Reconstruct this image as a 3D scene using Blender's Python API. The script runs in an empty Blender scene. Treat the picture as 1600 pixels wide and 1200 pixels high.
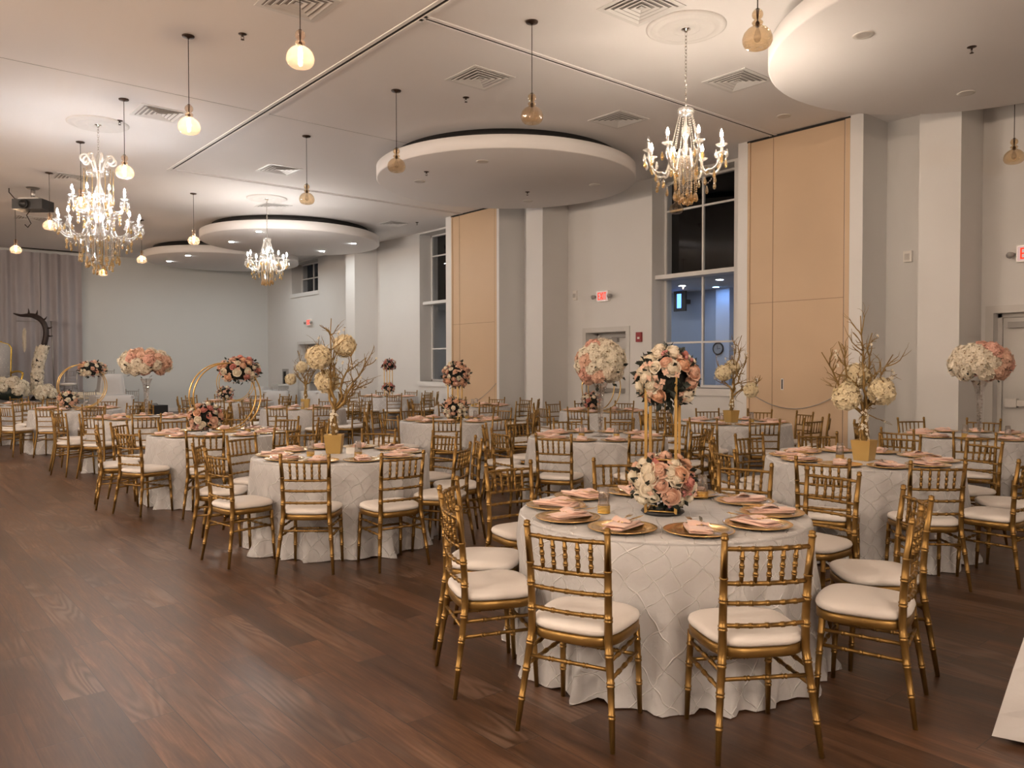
import bpy, math, random
from mathutils import Vector, Quaternion, Euler, Matrix
PI = math.pi
R_ = math.radians
rnd = random.Random(7)
sc = bpy.context.scene
COL = sc.collection
H = 5.185            # ceiling height
YAW = .6962          # camera heading, measured from +Y towards +X

# ------------------------------------------------------------------ materials
def new_mat(name):
    m = bpy.data.materials.new(name); m.use_nodes = True
    nt = m.node_tree; nt.nodes.clear()
    out = nt.nodes.new('ShaderNodeOutputMaterial')
    return m, nt, out
def N(nt, t, **kw):
    n = nt.nodes.new(t)
    for k, v in kw.items():
        if k in n.inputs: n.inputs[k].default_value = v
        else: setattr(n, k, v)
    return n
def pbr(name, col, rough=.5, metal=0., spec=.5, var=.0, scale=12., bump=0., bscale=80., sheen=0., coat=0., trans=0.):
    """principled material with a little procedural colour variation and bump"""
    m, nt, out = new_mat(name)
    b = N(nt, 'ShaderNodeBsdfPrincipled')
    b.inputs['Roughness'].default_value = rough
    b.inputs['Metallic'].default_value = metal
    b.inputs['Specular IOR Level'].default_value = spec
    b.inputs['Sheen Weight'].default_value = sheen
    b.inputs['Coat Weight'].default_value = coat
    c = (col[0], col[1], col[2], 1)
    b.inputs['Base Color'].default_value = c
    tc = N(nt, 'ShaderNodeTexCoord')
    if var > 0:
        no = N(nt, 'ShaderNodeTexNoise', Scale=scale, Detail=3.)
        nt.links.new(tc.outputs['Object'], no.inputs['Vector'])
        mx = N(nt, 'ShaderNodeMix', data_type='RGBA')
        mx.inputs[6].default_value = tuple(max(0, x*(1-var)) for x in col)+(1,)
        mx.inputs[7].default_value = tuple(min(1, x*(1+var)) for x in col)+(1,)
        nt.links.new(no.outputs['Fac'], mx.inputs[0]); nt.links.new(mx.outputs[2], b.inputs['Base Color'])
    if bump > 0:
        n2 = N(nt, 'ShaderNodeTexNoise', Scale=bscale, Detail=2.)
        nt.links.new(tc.outputs['Object'], n2.inputs['Vector'])
        bp = N(nt, 'ShaderNodeBump', Strength=bump, Distance=.01)
        nt.links.new(n2.outputs['Fac'], bp.inputs['Height']); nt.links.new(bp.outputs['Normal'], b.inputs['Normal'])
    if trans > 0:
        tl = N(nt, 'ShaderNodeBsdfTranslucent'); tl.inputs['Color'].default_value = c
        ms = N(nt, 'ShaderNodeMixShader', Fac=trans)
        nt.links.new(b.outputs[0], ms.inputs[1]); nt.links.new(tl.outputs[0], ms.inputs[2])
        nt.links.new(ms.outputs[0], out.inputs['Surface'])
    else:
        nt.links.new(b.outputs[0], out.inputs['Surface'])
    return m
def emit(name, col, s):
    m, nt, out = new_mat(name)
    e = N(nt, 'ShaderNodeEmission', Strength=s); e.inputs['Color'].default_value = (*col, 1)
    nt.links.new(e.outputs[0], out.inputs['Surface'])
    return m
def glassy(name, tint=(1, 1, 1), refl=.1, rough=.02, transl=0., tcol=(1, .8, .6), gain=.5):
    """thin clear glass: lets light straight through, mirrors more at grazing angles"""
    m, nt, out = new_mat(name)
    t = N(nt, 'ShaderNodeBsdfTransparent'); t.inputs['Color'].default_value = (*tint, 1)
    g = N(nt, 'ShaderNodeBsdfGlossy', Roughness=rough)
    lw = N(nt, 'ShaderNodeLayerWeight', Blend=.35)
    mr = N(nt, 'ShaderNodeMapRange'); mr.inputs['To Min'].default_value = refl; mr.inputs['To Max'].default_value = min(1, refl+gain)
    nt.links.new(lw.outputs['Facing'], mr.inputs['Value'])
    base = t
    if transl > 0:
        tl = N(nt, 'ShaderNodeBsdfTranslucent'); tl.inputs['Color'].default_value = (*tcol, 1)
        m0 = N(nt, 'ShaderNodeMixShader', Fac=transl)
        nt.links.new(t.outputs[0], m0.inputs[1]); nt.links.new(tl.outputs[0], m0.inputs[2]); base = m0
    mx = N(nt, 'ShaderNodeMixShader')
    nt.links.new(mr.outputs[0], mx.inputs[0]); nt.links.new(base.outputs[0], mx.inputs[1]); nt.links.new(g.outputs[0], mx.inputs[2])
    nt.links.new(mx.outputs[0], out.inputs['Surface'])
    return m
def mathn(nt, op, a, b=None, c=None):
    n = nt.nodes.new('ShaderNodeMath'); n.operation = op
    for i, v in enumerate((a, b, c)):
        if v is None: continue
        if isinstance(v, (int, float)): n.inputs[i].default_value = v
        else: nt.links.new(v, n.inputs[i])
    return n.outputs[0]

def cloth_mat():
    m, nt, out = new_mat('pintuck_taffeta')
    uv = N(nt, 'ShaderNodeUVMap')
    no = N(nt, 'ShaderNodeTexNoise', Scale=3.2, Detail=2.)
    nt.links.new(uv.outputs[0], no.inputs['Vector'])
    va = N(nt, 'ShaderNodeVectorMath', operation='MULTIPLY_ADD')
    nt.links.new(no.outputs['Color'], va.inputs[0]); va.inputs[1].default_value = (.22, .22, 0); nt.links.new(uv.outputs[0], va.inputs[2])
    sx = N(nt, 'ShaderNodeSeparateXYZ'); nt.links.new(va.outputs[0], sx.inputs[0])
    X, Y = sx.outputs[0], sx.outputs[1]
    lines = None
    for (p, q, per) in ((1., .8, .125), (1., -.95, .14)):
        s = mathn(nt, 'ADD', mathn(nt, 'MULTIPLY', X, p), mathn(nt, 'MULTIPLY', Y, q))
        f = mathn(nt, 'FRACT', mathn(nt, 'DIVIDE', s, per))
        d = mathn(nt, 'ABSOLUTE', mathn(nt, 'SUBTRACT', f, .5))
        l = mathn(nt, 'SUBTRACT', 1., mathn(nt, 'MULTIPLY', d, 30.))
        l = mathn(nt, 'MAXIMUM', l, 0.)
        lines = l if lines is None else mathn(nt, 'MAXIMUM', lines, l)
    cr = N(nt, 'ShaderNodeTexNoise', Scale=14., Detail=4.); nt.links.new(uv.outputs[0], cr.inputs['Vector'])
    hgt = mathn(nt, 'ADD', mathn(nt, 'MULTIPLY', lines, 1.), mathn(nt, 'MULTIPLY', cr.outputs['Fac'], .9))
    bp = N(nt, 'ShaderNodeBump', Strength=.55, Distance=.012); nt.links.new(hgt, bp.inputs['Height'])
    mx = N(nt, 'ShaderNodeMix', data_type='RGBA')
    mx.inputs[6].default_value = (.55, .545, .55, 1); mx.inputs[7].default_value = (.93, .92, .91, 1)
    nt.links.new(mathn(nt, 'MULTIPLY', lines, .8), mx.inputs[0])
    b = N(nt, 'ShaderNodeBsdfPrincipled', Roughness=.42)
    b.inputs['Sheen Weight'].default_value = .25
    nt.links.new(mx.outputs[2], b.inputs['Base Color']); nt.links.new(bp.outputs[0], b.inputs['Normal'])
    nt.links.new(b.outputs[0], out.inputs['Surface'])
    return m

def floor_mat():
    m, nt, out = new_mat('vinyl_planks')
    tc = N(nt, 'ShaderNodeTexCoord')
    mp = N(nt, 'ShaderNodeMapping'); mp.inputs['Rotation'].default_value = (0, 0, PI/2)
    nt.links.new(tc.outputs['Object'], mp.inputs['Vector'])
    br = N(nt, 'ShaderNodeTexBrick', offset=.37, offset_frequency=2)
    br.inputs['Scale'].default_value = 1.; br.inputs['Brick Width'].default_value = 1.22; br.inputs['Row Height'].default_value = .182
    br.inputs['Mortar Size'].default_value = .0028; br.inputs['Mortar Smooth'].default_value = .3; br.inputs['Bias'].default_value = 0.
    br.inputs['Color1'].default_value = (.0, .0, .0, 1); br.inputs['Color2'].default_value = (1, 1, 1, 1); br.inputs['Mortar'].default_value = (.5, .5, .5, 1)
    nt.links.new(mp.outputs[0], br.inputs['Vector'])
    # each plank samples the grain at its own offset
    off = N(nt, 'ShaderNodeVectorMath', operation='MULTIPLY_ADD')
    nt.links.new(br.outputs['Color'], off.inputs[0]); off.inputs[1].default_value = (7., 31., 13.); nt.links.new(tc.outputs['Object'], off.inputs[2])
    st = N(nt, 'ShaderNodeMapping'); st.inputs['Scale'].default_value = (9., .8, 1.)
    nt.links.new(off.outputs[0], st.inputs['Vector'])
    g1 = N(nt, 'ShaderNodeTexNoise', Scale=1.6, Detail=6., Roughness=.6, Distortion=.6); nt.links.new(st.outputs[0], g1.inputs['Vector'])
    st2 = N(nt, 'ShaderNodeMapping'); st2.inputs['Scale'].default_value = (4.5, .55, 1.)
    nt.links.new(off.outputs[0], st2.inputs['Vector'])
    n3 = N(nt, 'ShaderNodeTexNoise', Scale=1.0, Detail=1.5, Distortion=.3); nt.links.new(st2.outputs[0], n3.inputs['Vector'])
    rings = mathn(nt, 'SINE', mathn(nt, 'MULTIPLY', n3.outputs['Fac'], 95.))
    rings = mathn(nt, 'MULTIPLY_ADD', rings, .5, .5)
    big = N(nt, 'ShaderNodeTexNoise', Scale=1.1, Detail=2.); nt.links.new(off.outputs[0], big.inputs['Vector'])
    mask = N(nt, 'ShaderNodeMapRange'); nt.links.new(big.outputs['Fac'], mask.inputs['Value'])
    mask.inputs['From Min'].default_value = .52; mask.inputs['From Max'].default_value = .66
    rm = mathn(nt, 'MULTIPLY', rings, mask.outputs[0])
    st3 = N(nt, 'ShaderNodeMapping'); st3.inputs['Scale'].default_value = (60., 3.5, 1.)
    nt.links.new(off.outputs[0], st3.inputs['Vector'])
    g2 = N(nt, 'ShaderNodeTexNoise', Scale=1.5, Detail=4., Roughness=.65); nt.links.new(st3.outputs[0], g2.inputs['Vector'])
    gr = mathn(nt, 'ADD', mathn(nt, 'MULTIPLY', g1.outputs['Fac'], .68), mathn(nt, 'MULTIPLY', g2.outputs['Fac'], .32))
    cr = N(nt, 'ShaderNodeValToRGB'); nt.links.new(gr, cr.inputs[0])
    e = cr.color_ramp.elements
    e[0].position = .34; e[0].color = (.036, .0150, .0065, 1)
    e[1].position = .68; e[1].color = (.170, .088, .047, 1)
    x = e.new(.52); x.color = (.088, .040, .0185, 1)
    pl = N(nt, 'ShaderNodeMix', data_type='RGBA', blend_type='MULTIPLY'); pl.inputs[0].default_value = 1.
    nt.links.new(cr.outputs[0], pl.inputs[6])
    sh = N(nt, 'ShaderNodeMapRange'); nt.links.new(br.outputs['Color'], sh.inputs['Value']); sh.inputs['To Min'].default_value = .70; sh.inputs['To Max'].default_value = 1.30
    nt.links.new(sh.outputs[0], pl.inputs[7])
    ri = N(nt, 'ShaderNodeMix', data_type='RGBA'); nt.links.new(mathn(nt, 'MULTIPLY', rm, .38), ri.inputs[0])
    nt.links.new(pl.outputs[2], ri.inputs[6]); ri.inputs[7].default_value = (.30, .21, .155, 1)
    mo = N(nt, 'ShaderNodeMix', data_type='RGBA'); nt.links.new(br.outputs['Fac'], mo.inputs[0])
    nt.links.new(ri.outputs[2], mo.inputs[6]); mo.inputs[7].default_value = (.045, .026, .018, 1)
    b = N(nt, 'ShaderNodeBsdfPrincipled'); b.inputs['Specular IOR Level'].default_value = .75
    rr = N(nt, 'ShaderNodeMapRange'); nt.links.new(g1.outputs['Fac'], rr.inputs['Value']); rr.inputs['To Min'].default_value = .30; rr.inputs['To Max'].default_value = .46
    nt.links.new(rr.outputs[0], b.inputs['Roughness'])
    bp = N(nt, 'ShaderNodeBump', Strength=.25, Distance=.004)
    nt.links.new(mathn(nt, 'SUBTRACT', g1.outputs['Fac'], mathn(nt, 'MULTIPLY', br.outputs['Fac'], 1.5)), bp.inputs['Height'])
    nt.links.new(bp.outputs[0], b.inputs['Normal'])
    nt.links.new(mo.outputs[2], b.inputs['Base Color']); nt.links.new(b.outputs[0], out.inputs['Surface'])
    return m

WARM = (1., .71, .47)
M = dict(
    wall=pbr('wall_paint', (.71, .70, .685), .75, var=.02, scale=1.5, bump=.05, bscale=200),
    backwall=pbr('back_wall_paint', (.64, .66, .655), .75, var=.02, scale=1.2, bump=.05, bscale=200),
    ceiling=pbr('ceiling_paint', (.84, .82, .81), .8, var=.02, scale=.9),
    white=pbr('white_trim_paint', (.74, .73, .715), .45, var=.02, scale=3),
    tan=pbr('tan_partition_laminate', (.60, .435, .285), .5, var=.05, scale=1.3),
    tanseam=pbr('tan_seam', (.30, .20, .125), .6, var=.05),
    slot=pbr('dark_slot', (.02, .018, .016), .8, var=.1),
    track=pbr('aluminium_track', (.62, .60, .57), .4, var=.05),
    gold=pbr('gold_paint_chair', (.275, .160, .046), .36, metal=.75, var=.12, scale=30),
    goldmetal=pbr('brushed_gold', (.72, .48, .17), .28, metal=.9, var=.06, scale=20),
    goldbox=pbr('gold_box_paint', (.56, .38, .13), .4, metal=.6, var=.06, scale=10),
    branch=pbr('gold_branch', (.30, .19, .062), .5, metal=.4, var=.3, scale=40, bump=.5, bscale=60),
    charger=pbr('gold_charger_lacquer', (.80, .52, .20), .22, metal=.85, var=.05, scale=15, coat=.3),
    cutlery=pbr('gold_cutlery', (.85, .60, .28), .15, metal=1., var=.04),
    vinyl=pbr('ivory_vinyl', (.82, .775, .735), .5, var=.03, scale=6, bump=.04, bscale=120),
    napkin=pbr('blush_napkin_satin', (.87, .58, .47), .5, var=.08, scale=9, bump=.15, bscale=30, sheen=.4),
    cloth=cloth_mat(),
    plaincloth=pbr('white_linen', (.60, .585, .58), .6, var=.03, scale=8, bump=.1, bscale=40),
    curtain=pbr('sheer_curtain', (.50, .47, .49), .7, var=.04, scale=4, trans=.2),
    ivory=pbr('ivory_petals', (.90, .82, .68), .6, var=.10, scale=25, trans=.15),
    cream=pbr('cream_petals', (.90, .84, .70), .6, var=.10, scale=30, trans=.15),
    blush=pbr('blush_petals', (.82, .55, .42), .6, var=.12, scale=25, trans=.15),
    peach=pbr('peach_petals', (.83, .53, .36), .6, var=.15, scale=25, trans=.15),
    pink=pbr('dusty_pink_petals', (.66, .28, .24), .6, var=.2, scale=25, trans=.12),
    coral=pbr('coral_pink_petals', (.84, .50, .40), .6, var=.15, scale=25, trans=.15),
    mauve=pbr('mauve_berries', (.42, .17, .16), .6, var=.3, scale=60),
    ballcream=pbr('warm_cream_petals', (.90, .79, .55), .6, var=.10, scale=30, trans=.15),
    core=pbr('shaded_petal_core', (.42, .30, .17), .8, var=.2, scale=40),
    leaf=pbr('dark_leaves', (.018, .026, .020), .45, var=.4, scale=20),
    foam=pbr('dark_floral_foam', (.012, .014, .012), .9, var=.3),
    blackp=pbr('black_plastic', (.015, .014, .014), .4, var=.2),
    blackc=pbr('black_cord', (.02, .013, .01), .6, var=.2),
    bronze=pbr('dark_bronze', (.05, .03, .022), .4, metal=.6, var=.2),
    chrome=pbr('chrome', (.75, .73, .70), .12, metal=1., var=.03),
    steel=pbr('brushed_steel', (.42, .40, .38), .35, metal=.9, var=.05),
    grey=pbr('grey_paint', (.34, .325, .31), .5, var=.04),
    door=pbr('door_paint', (.60, .585, .56), .5, var=.02),
    red=pbr('red_plastic', (.30, .03, .035), .4, var=.1),
    plaster=pbr('white_plaster', (.74, .72, .70), .8, var=.03, bump=.5, bscale=18),
    lampwhite=pbr('white_enamel', (.86, .83, .78), .25, var=.02),
    tuft=pbr('silver_tufted_fabric', (.58, .55, .54), .5, var=.05, scale=14, sheen=.3),
    thronegold=pbr('bright_gold_leaf', (.80, .52, .10), .25, metal=.85, var=.08, scale=15),
    horn=pbr('dark_brown_horn', (.028, .016, .014), .5, var=.3, scale=18, bump=.4, bscale=20),
    lounge=pbr('lounge_wall', (.46, .53, .64), .7, var=.03, scale=2),
    loungewhite=pbr('lounge_pilaster', (.70, .77, .90), .7, var=.02),
    dark=pbr('night_dark', (.004, .004, .0045), .9, var=.2),
    floor=floor_mat(),
    amber=glassy('amber_glass', (.93, .80, .62), .06),
    amberlit=glassy('lit_amber_glass', (1., .89, .78), .05, transl=.085, tcol=(1., .84, .68)),
    clear=glassy('clear_glass', (.93, .92, .92), .13),
    crystal=glassy('crystal_glass', (.97, .95, .93), .24, .08, transl=.24, tcol=(1, .95, .88)),
    ambercrystal=glassy('amber_crystal', (.90, .72, .40), .22, .08, transl=.15, tcol=(.95, .74, .36)),
    pane=glassy('window_pane', (.90, .92, .94), .018, .004, gain=.12),
    filament=emit('filament_glow', WARM, 130.),
    flame=emit('candle_bulb_glow', (1., .83, .67), 280.),
    flamemid=emit('neutral_candle_bulb_glow', (1., .94, .88), 320.),
    flameadded=emit('added_candle_bulb_glow', (1., .80, .63), 1250.),
    flamecool=emit('cool_candle_bulb_glow', (.96, .97, 1.), 95.),
    downlit=emit('downlight_glow', (.96, .99, .97), 175.),
    downoff=pbr('unlit_downlight_lens', (.62, .58, .54), .4, var=.03),
    exitred=emit('exit_letters_glow', (1., .045, .018), .62),
    exitface=emit('exit_face_glow', (1., .66, .58), .24),
    screen=emit('tv_screen_glow', (.12, .30, 1.), 1.6),
    bluereflection=emit('blue_reflection_glow', (.25, .5, 1.), 30.),
    loungelamp=emit('lounge_lamp_glow', (.95, .95, 1.), 60.),
    clockface=pbr('clock_face', (.42, .44, .47), .5, var=.1, scale=40),
    goldliq=pbr('gold_band', (.78, .52, .14), .25, metal=.85, var=.1, scale=90),
)

# ------------------------------------------------------------------ mesh building
class MB:
    def __init__(s): s.v = []; s.f = []; s.sm = []; s.uv = None; s.core = 1 << 30
    def add(s, vs, fs, smooth=True):
        o = len(s.v); s.v.extend([tuple(p) for p in vs])
        s.f.extend([tuple(i+o for i in f) for f in fs]); s.sm.extend([smooth]*len(fs))
        return s
    def box(s, c, d, rz=0., taper=1.):
        x, y, z = (k/2 for k in d); vs = []
        for dz in (-z, z):
            t = taper if dz < 0 else 1.
            for a, b in ((-x, -y), (x, -y), (x, y), (-x, y)):
                a *= t; b *= t
                vs.append((c[0]+a*math.cos(rz)-b*math.sin(rz), c[1]+a*math.sin(rz)+b*math.cos(rz), c[2]+dz))
        return s.add(vs, [(3, 2, 1, 0), (4, 5, 6, 7), (0, 1, 5, 4), (1, 2, 6, 5), (2, 3, 7, 6), (3, 0, 4, 7)], False)
    def bbox(s, a, b): return s.box([(a[i]+b[i])/2 for i in range(3)], [b[i]-a[i] for i in range(3)])
    def tube(s, path, rad, n=8, cap=True, closed=False, flat=1.):
        P = [Vector(p) for p in path]; m = len(P)
        if not isinstance(rad, (list, tuple)): rad = [rad]*m
        nrm = None; vs = []
        for i in range(m):
            if closed: t = P[(i+1) % m]-P[i-1]
            else: t = P[min(i+1, m-1)]-P[max(i-1, 0)]
            if t.length < 1e-9: t = Vector((0, 0, 1))
            t.normalize()
            if nrm is None:
                a = Vector((0, 0, 1)) if abs(t.z) < .9 else Vector((1, 0, 0))
                nrm = (a-t*a.dot(t)).normalized()
            else:
                nrm = (nrm-t*nrm.dot(t))
                nrm = nrm.normalized() if nrm.length > 1e-6 else t.orthogonal().normalized()
            bn = t.cross(nrm)
            for k in range(n):
                a = 2*PI*k/n
                vs.append(P[i]+(nrm*math.cos(a)*flat+bn*math.sin(a))*rad[i])
        fs = []
        for i in range(m if closed else m-1):
            j = (i+1) % m
            for k in range(n):
                fs.append((i*n+k, i*n+(k+1) % n, j*n+(k+1) % n, j*n+k))
        if cap and not closed:
            fs.append(tuple(range(n-1, -1, -1))); fs.append(tuple((m-1)*n+k for k in range(n)))
        return s.add(vs, fs)
    def lathe(s, prof, n=24, c=(0, 0, 0), a0=0., a1=2*PI):
        full = abs(a1-a0-2*PI) < 1e-6; vs = []; m = len(prof); nn = n if full else n+1
        for r, z in prof:
            for k in range(nn):
                a = a0+(a1-a0)*k/n
                vs.append((c[0]+r*math.cos(a), c[1]+r*math.sin(a), c[2]+z))
        fs = []
        for i in range(m-1):
            for k in range(n):
                k2 = (k+1) % nn
                fs.append((i*nn+k, i*nn+k2, (i+1)*nn+k2, (i+1)*nn+k))
        return s.add(vs, fs)
    def ball(s, c, r, nu=10, nv=6):
        if isinstance(r, (int, float)): r = (r, r, r)
        vs = [(c[0], c[1], c[2]-r[2])]
        for i in range(1, nv):
            b = -PI/2+PI*i/nv
            for k in range(nu):
                a = 2*PI*k/nu
                vs.append((c[0]+r[0]*math.cos(b)*math.cos(a), c[1]+r[1]*math.cos(b)*math.sin(a), c[2]+r[2]*math.sin(b)))
        vs.append((c[0], c[1], c[2]+r[2])); fs = []
        for k in range(nu): fs.append((0, 1+(k+1) % nu, 1+k))
        for i in range(nv-2):
            for k in range(nu):
                fs.append((1+i*nu+k, 1+i*nu+(k+1) % nu, 1+(i+1)*nu+(k+1) % nu, 1+(i+1)*nu+k))
        L = len(vs)-1; o = 1+(nv-2)*nu
        for k in range(nu): fs.append((o+k, o+(k+1) % nu, L))
        return s.add(vs, fs)
    def loft(s, rings, cap=True, smooth=True):
        n = len(rings[0]); vs = [p for r in rings for p in r]; fs = []
        for i in range(len(rings)-1):
            for k in range(n): fs.append((i*n+k, i*n+(k+1) % n, (i+1)*n+(k+1) % n, (i+1)*n+k))
        if cap: fs.append(tuple(range(n-1, -1, -1))); fs.append(tuple((len(rings)-1)*n+k for k in range(n)))
        return s.add(vs, fs, smooth)
    def mesh(s, name, mat):
        me = bpy.data.meshes.new(name); me.from_pydata(s.v, [], s.f); me.update()
        me.polygons.foreach_set('use_smooth', s.sm)
        if s.uv:
            l = me.uv_layers.new(name='UVMap')
            for lp in me.loops: l.data[lp.index].uv = s.uv[lp.vertex_index]
        me.materials.append(mat)
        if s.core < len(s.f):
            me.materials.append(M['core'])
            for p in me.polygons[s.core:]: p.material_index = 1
        return me

def obj(name, mb, mat=None, parent=None, loc=None, rot=None, scale=None):
    me = mb.mesh(name, mat) if isinstance(mb, MB) else mb
    o = bpy.data.objects.new(name, me); COL.objects.link(o)
    if parent: o.parent = parent
    if loc is not None: o.location = loc
    if rot is not None:
        if isinstance(rot, Quaternion): o.rotation_mode = 'QUATERNION'; o.rotation_quaternion = rot
        else: o.rotation_euler = rot
    if scale is not None: o.scale = scale if hasattr(scale, '__len__') else (scale,)*3
    if not isinstance(mb, MB) and mat is not None and me.materials and me.materials[0] is not mat:
        o.material_slots[0].link = 'OBJECT'; o.material_slots[0].material = mat
    return o
def tag(o, label, cat, group=None):
    o['label'] = label; o['category'] = cat
    if group: o['group'] = group
    return o
def thing(name, label, cat, loc=(0, 0, 0), rz=0., group=None):
    o = bpy.data.objects.new(name, None); COL.objects.link(o); o.empty_display_size = .1
    o.location = loc; o.rotation_euler = (0, 0, rz)
    return tag(o, label, cat, group)
def kids(o, cache={}): return [c for c in o.children]
def dup(root, loc, rz, label, group=None, scale=None):
    r = root.copy(); COL.objects.link(r); r.location = loc; r.rotation_euler = (0, 0, rz); r['label'] = label
    if group: r['group'] = group
    if scale: r.scale = (scale,)*3
    def rec(src, dst):
        for ch in src.children:
            c = ch.copy(); COL.objects.link(c); c.parent = dst; rec(ch, c)
    rec(root, r)
    return r
def struct(name, mb, mat, parent=None, loc=None, rot=None):
    o = obj(name, mb, mat, parent, loc, rot)
    if parent is None: o['kind'] = 'structure'
    return o

# ------------------------------------------------------------------ room shell
XW, XP, XG = 11.95, 11.207, 12.36      # window wall, column faces, glass plane
XL, YF, YB = -6.0, -6.0, 28.5
struct('floor', MB().bbox((XL-.3, YF-.3, -.12), (16.2, YB+.3, 0.)), M['floor'])
struct('ceiling', MB().bbox((XL-.3, YF-.3, H), (12.6, YB+.3, H+.2)), M['ceiling'])
OPEN = [('d2', 2.93, 4.06, 0, 2.26), ('d1', 10.72, 11.84, 0, 2.25), ('w1', 8.20, 10.06, 1.14, 5.14), ('w2', 16.42, 18.23, 1.14, 5.14),
        ('d3', 24.26, 25.86, 0, 2.31), ('w3', 24.35, 26.40, 4.08, 5.14)]
mb = MB(); ys = sorted({YF-.3, YB} | {o[1] for o in OPEN} | {o[2] for o in OPEN})
for a, b in zip(ys, ys[1:]):
    z = 0.
    for o in sorted((o for o in OPEN if o[1] <= a+1e-6 and o[2] >= b-1e-6), key=lambda q: q[3]):
        if o[3] > z: mb.bbox((XW, a, z), (12.55, b, o[3]))
        z = o[4]
    mb.bbox((XW, a, z), (12.55, b, H))
struct('wall_right', mb, M['wall'])
struct('wall_back', MB().bbox((XL-.3, YB, 0), (12.55, YB+.25, H)), M['backwall'])
struct('wall_left', MB().bbox((XL-.3, YF, 0), (XL, YB, H)), M['wall'])
struct('wall_front', MB().bbox((XL-.3, YF-.3, 0), (XW, YF, H)), M['wall'])
for i, (a, b) in enumerate(((4.22, 4.75), (12.40, 12.93), (20.50, 21.04), (-3.95, -3.42))):
    struct(f'wall_column_{i+1}', MB().bbox((XP, a, 0), (XW, b, H)), M['wall'])
# partition pockets: white jambs, tan stacking panels
def partition(k, y0, y1, p0, p1, seam_y, handles):
    struct(f'trim_{k}', MB().bbox((XP, y0, 0), (XW, p0, H)).bbox((XP, p1, 0), (XW, y1, H)).bbox((XP+.10, p0, 0), (XW, p1, H)), M['white'])
    w = struct(f'wall_partition_{k}', MB().bbox((XP+.012, p0+.012, .01), (XP+.095, p1-.05, H-.035)), M['tan'])
    s = MB().bbox((XP+.008, p0+.012, 2.553), (XP+.02, p1-.05, 2.561)).bbox((XP+.008, seam_y-.004, .01), (XP+.02, seam_y+.004, H-.04))
    s.bbox((XP+.006, p0+.005, 0), (XP+.02, p0+.016, H-.03))
    obj('seam', s, M['tanseam'], w)
    obj('edge_strip', MB().bbox((XP-.004, p1-.046, .01), (XP+.05, p1-.004, H-.03)).bbox((XP-.003, p0-.075, .01), (XP+.004, p0-.004, H-.03)), M['tan'], w)
    obj('head_gap', MB().bbox((XP-.002, p0-.08, H-.032), (XP+.05, p1+.01, H-.004)), M['slot'], w)
    for hy in handles:
        obj('handle', MB().bbox((XP+.004, hy-.022, 1.17), (XP+.018, hy+.022, 1.35)), M['white'], w)
        obj('handle_recess', MB().bbox((XP+.002, hy-.010, 1.185), (XP+.006, hy+.010, 1.335)), M['slot'], w)
partition(1, 5.53, 7.62, 5.80, 7.44, 6.98, (7.26, 6.80))
partition(2, 13.86, 15.93, 14.02, 15.70, 15.38, ())
# ceiling tracks
def track(k, a, b):
    mb = MB(); d = MB()
    if abs(a[0]-b[0]) < .01:
        for s in (-.045, .045): mb.bbox((a[0]+s-.022, a[1], H-.012), (a[0]+s+.022, b[1], H+.001))
        d.bbox((a[0]-.016, a[1], H-.004), (a[0]+.016, b[1], H+.001))
    else:
        for s in (-.045, .045): mb.bbox((a[0], a[1]+s-.022, H-.012), (b[0], a[1]+s+.022, H+.001))
        d.bbox((a[0], a[1]-.016, H-.004), (b[0], a[1]+.016, H+.001))
    t = struct(f'trim_track_{k}', mb, M['ceiling']); obj('slot', d, M['slot'], t)
track(1, (4.59, -4, 0), (4.59, 15.34, 0)); track(2, (4.62, 6.98, 0), (XP, 6.98, 0)); track(3, (4.53, 15.29, 0), (XP, 15.29, 0))
struct('trim_joint_1', MB().bbox((XL, 11.045, H-.002), (8.6, 11.055, H+.001)), M['grey'])
struct('baseboard_back', MB().bbox((5.7, YB-.015, 0), (XW, YB, .13)), M['white'])
mb = MB()
for a, b in ((4.75, 5.53), (7.62, 10.72), (11.84, 12.40), (12.93, 13.86), (15.93, 20.5), (21.04, 24.26), (25.86, YB-.02), (-3.4, 2.93), (4.06, 4.22)):
    mb.bbox((XW-.015, a, 0), (XW, b, .13))
struct('baseboard_right', mb, M['white'])
# windows
def window(k, y0, y1, z0, z1, ymid, bars, ledge):
    f = MB()
    f.bbox((XG-.03, y0, z0), (XG+.04, y0+.07, z1)).bbox((XG-.03, y1-.05, z0), (XG+.04, y1, z1)).bbox((XG-.03, y0, z0), (XG+.04, y1, z0+.05)).bbox((XG-.03, y0, z1-.04), (XG+.04, y1, z1))
    w = struct(f'window_{k}', f, M['white'])
    m = MB().bbox((XG-.02, ymid-.018, z0+.05), (XG+.03, ymid+.018, z1-.04))
    if ymid-y0 > 1.2: m.bbox((XG-.02, y0+.22-.018, z0+.05), (XG+.03, y0+.22+.018, z1-.04))
    for z in bars: m.bbox((XG-.018, y0+.07, z-.018), (XG+.028, y1-.05, z+.018))
    obj('mullion', m, M['white'], w)
    obj('pane', MB().bbox((XG, y0+.06, z0+.04), (XG+.008, y1-.04, z1-.03)), M['pane'], w)
    obj('window_sill', MB().bbox((XW-.045, y0-.05, z0-.13), (XG-.03, y1+.06, z0)), M['white'], w)
    if ledge: obj('transom_ledge', MB().bbox((XW+.10, y0, ledge-.05), (XG+.03, y1, ledge+.03)), M['white'], w)
window(1, 8.20, 10.06, 1.14, 5.14, 9.16, (4.57, 2.0), 3.28)
window(2, 16.42, 18.23, 1.14, 5.14, 17.35, (4.57, 2.03), 3.28)
window(3, 24.35, 26.40, 4.08, 5.14, 25.5, (4.62,), None)
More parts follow.
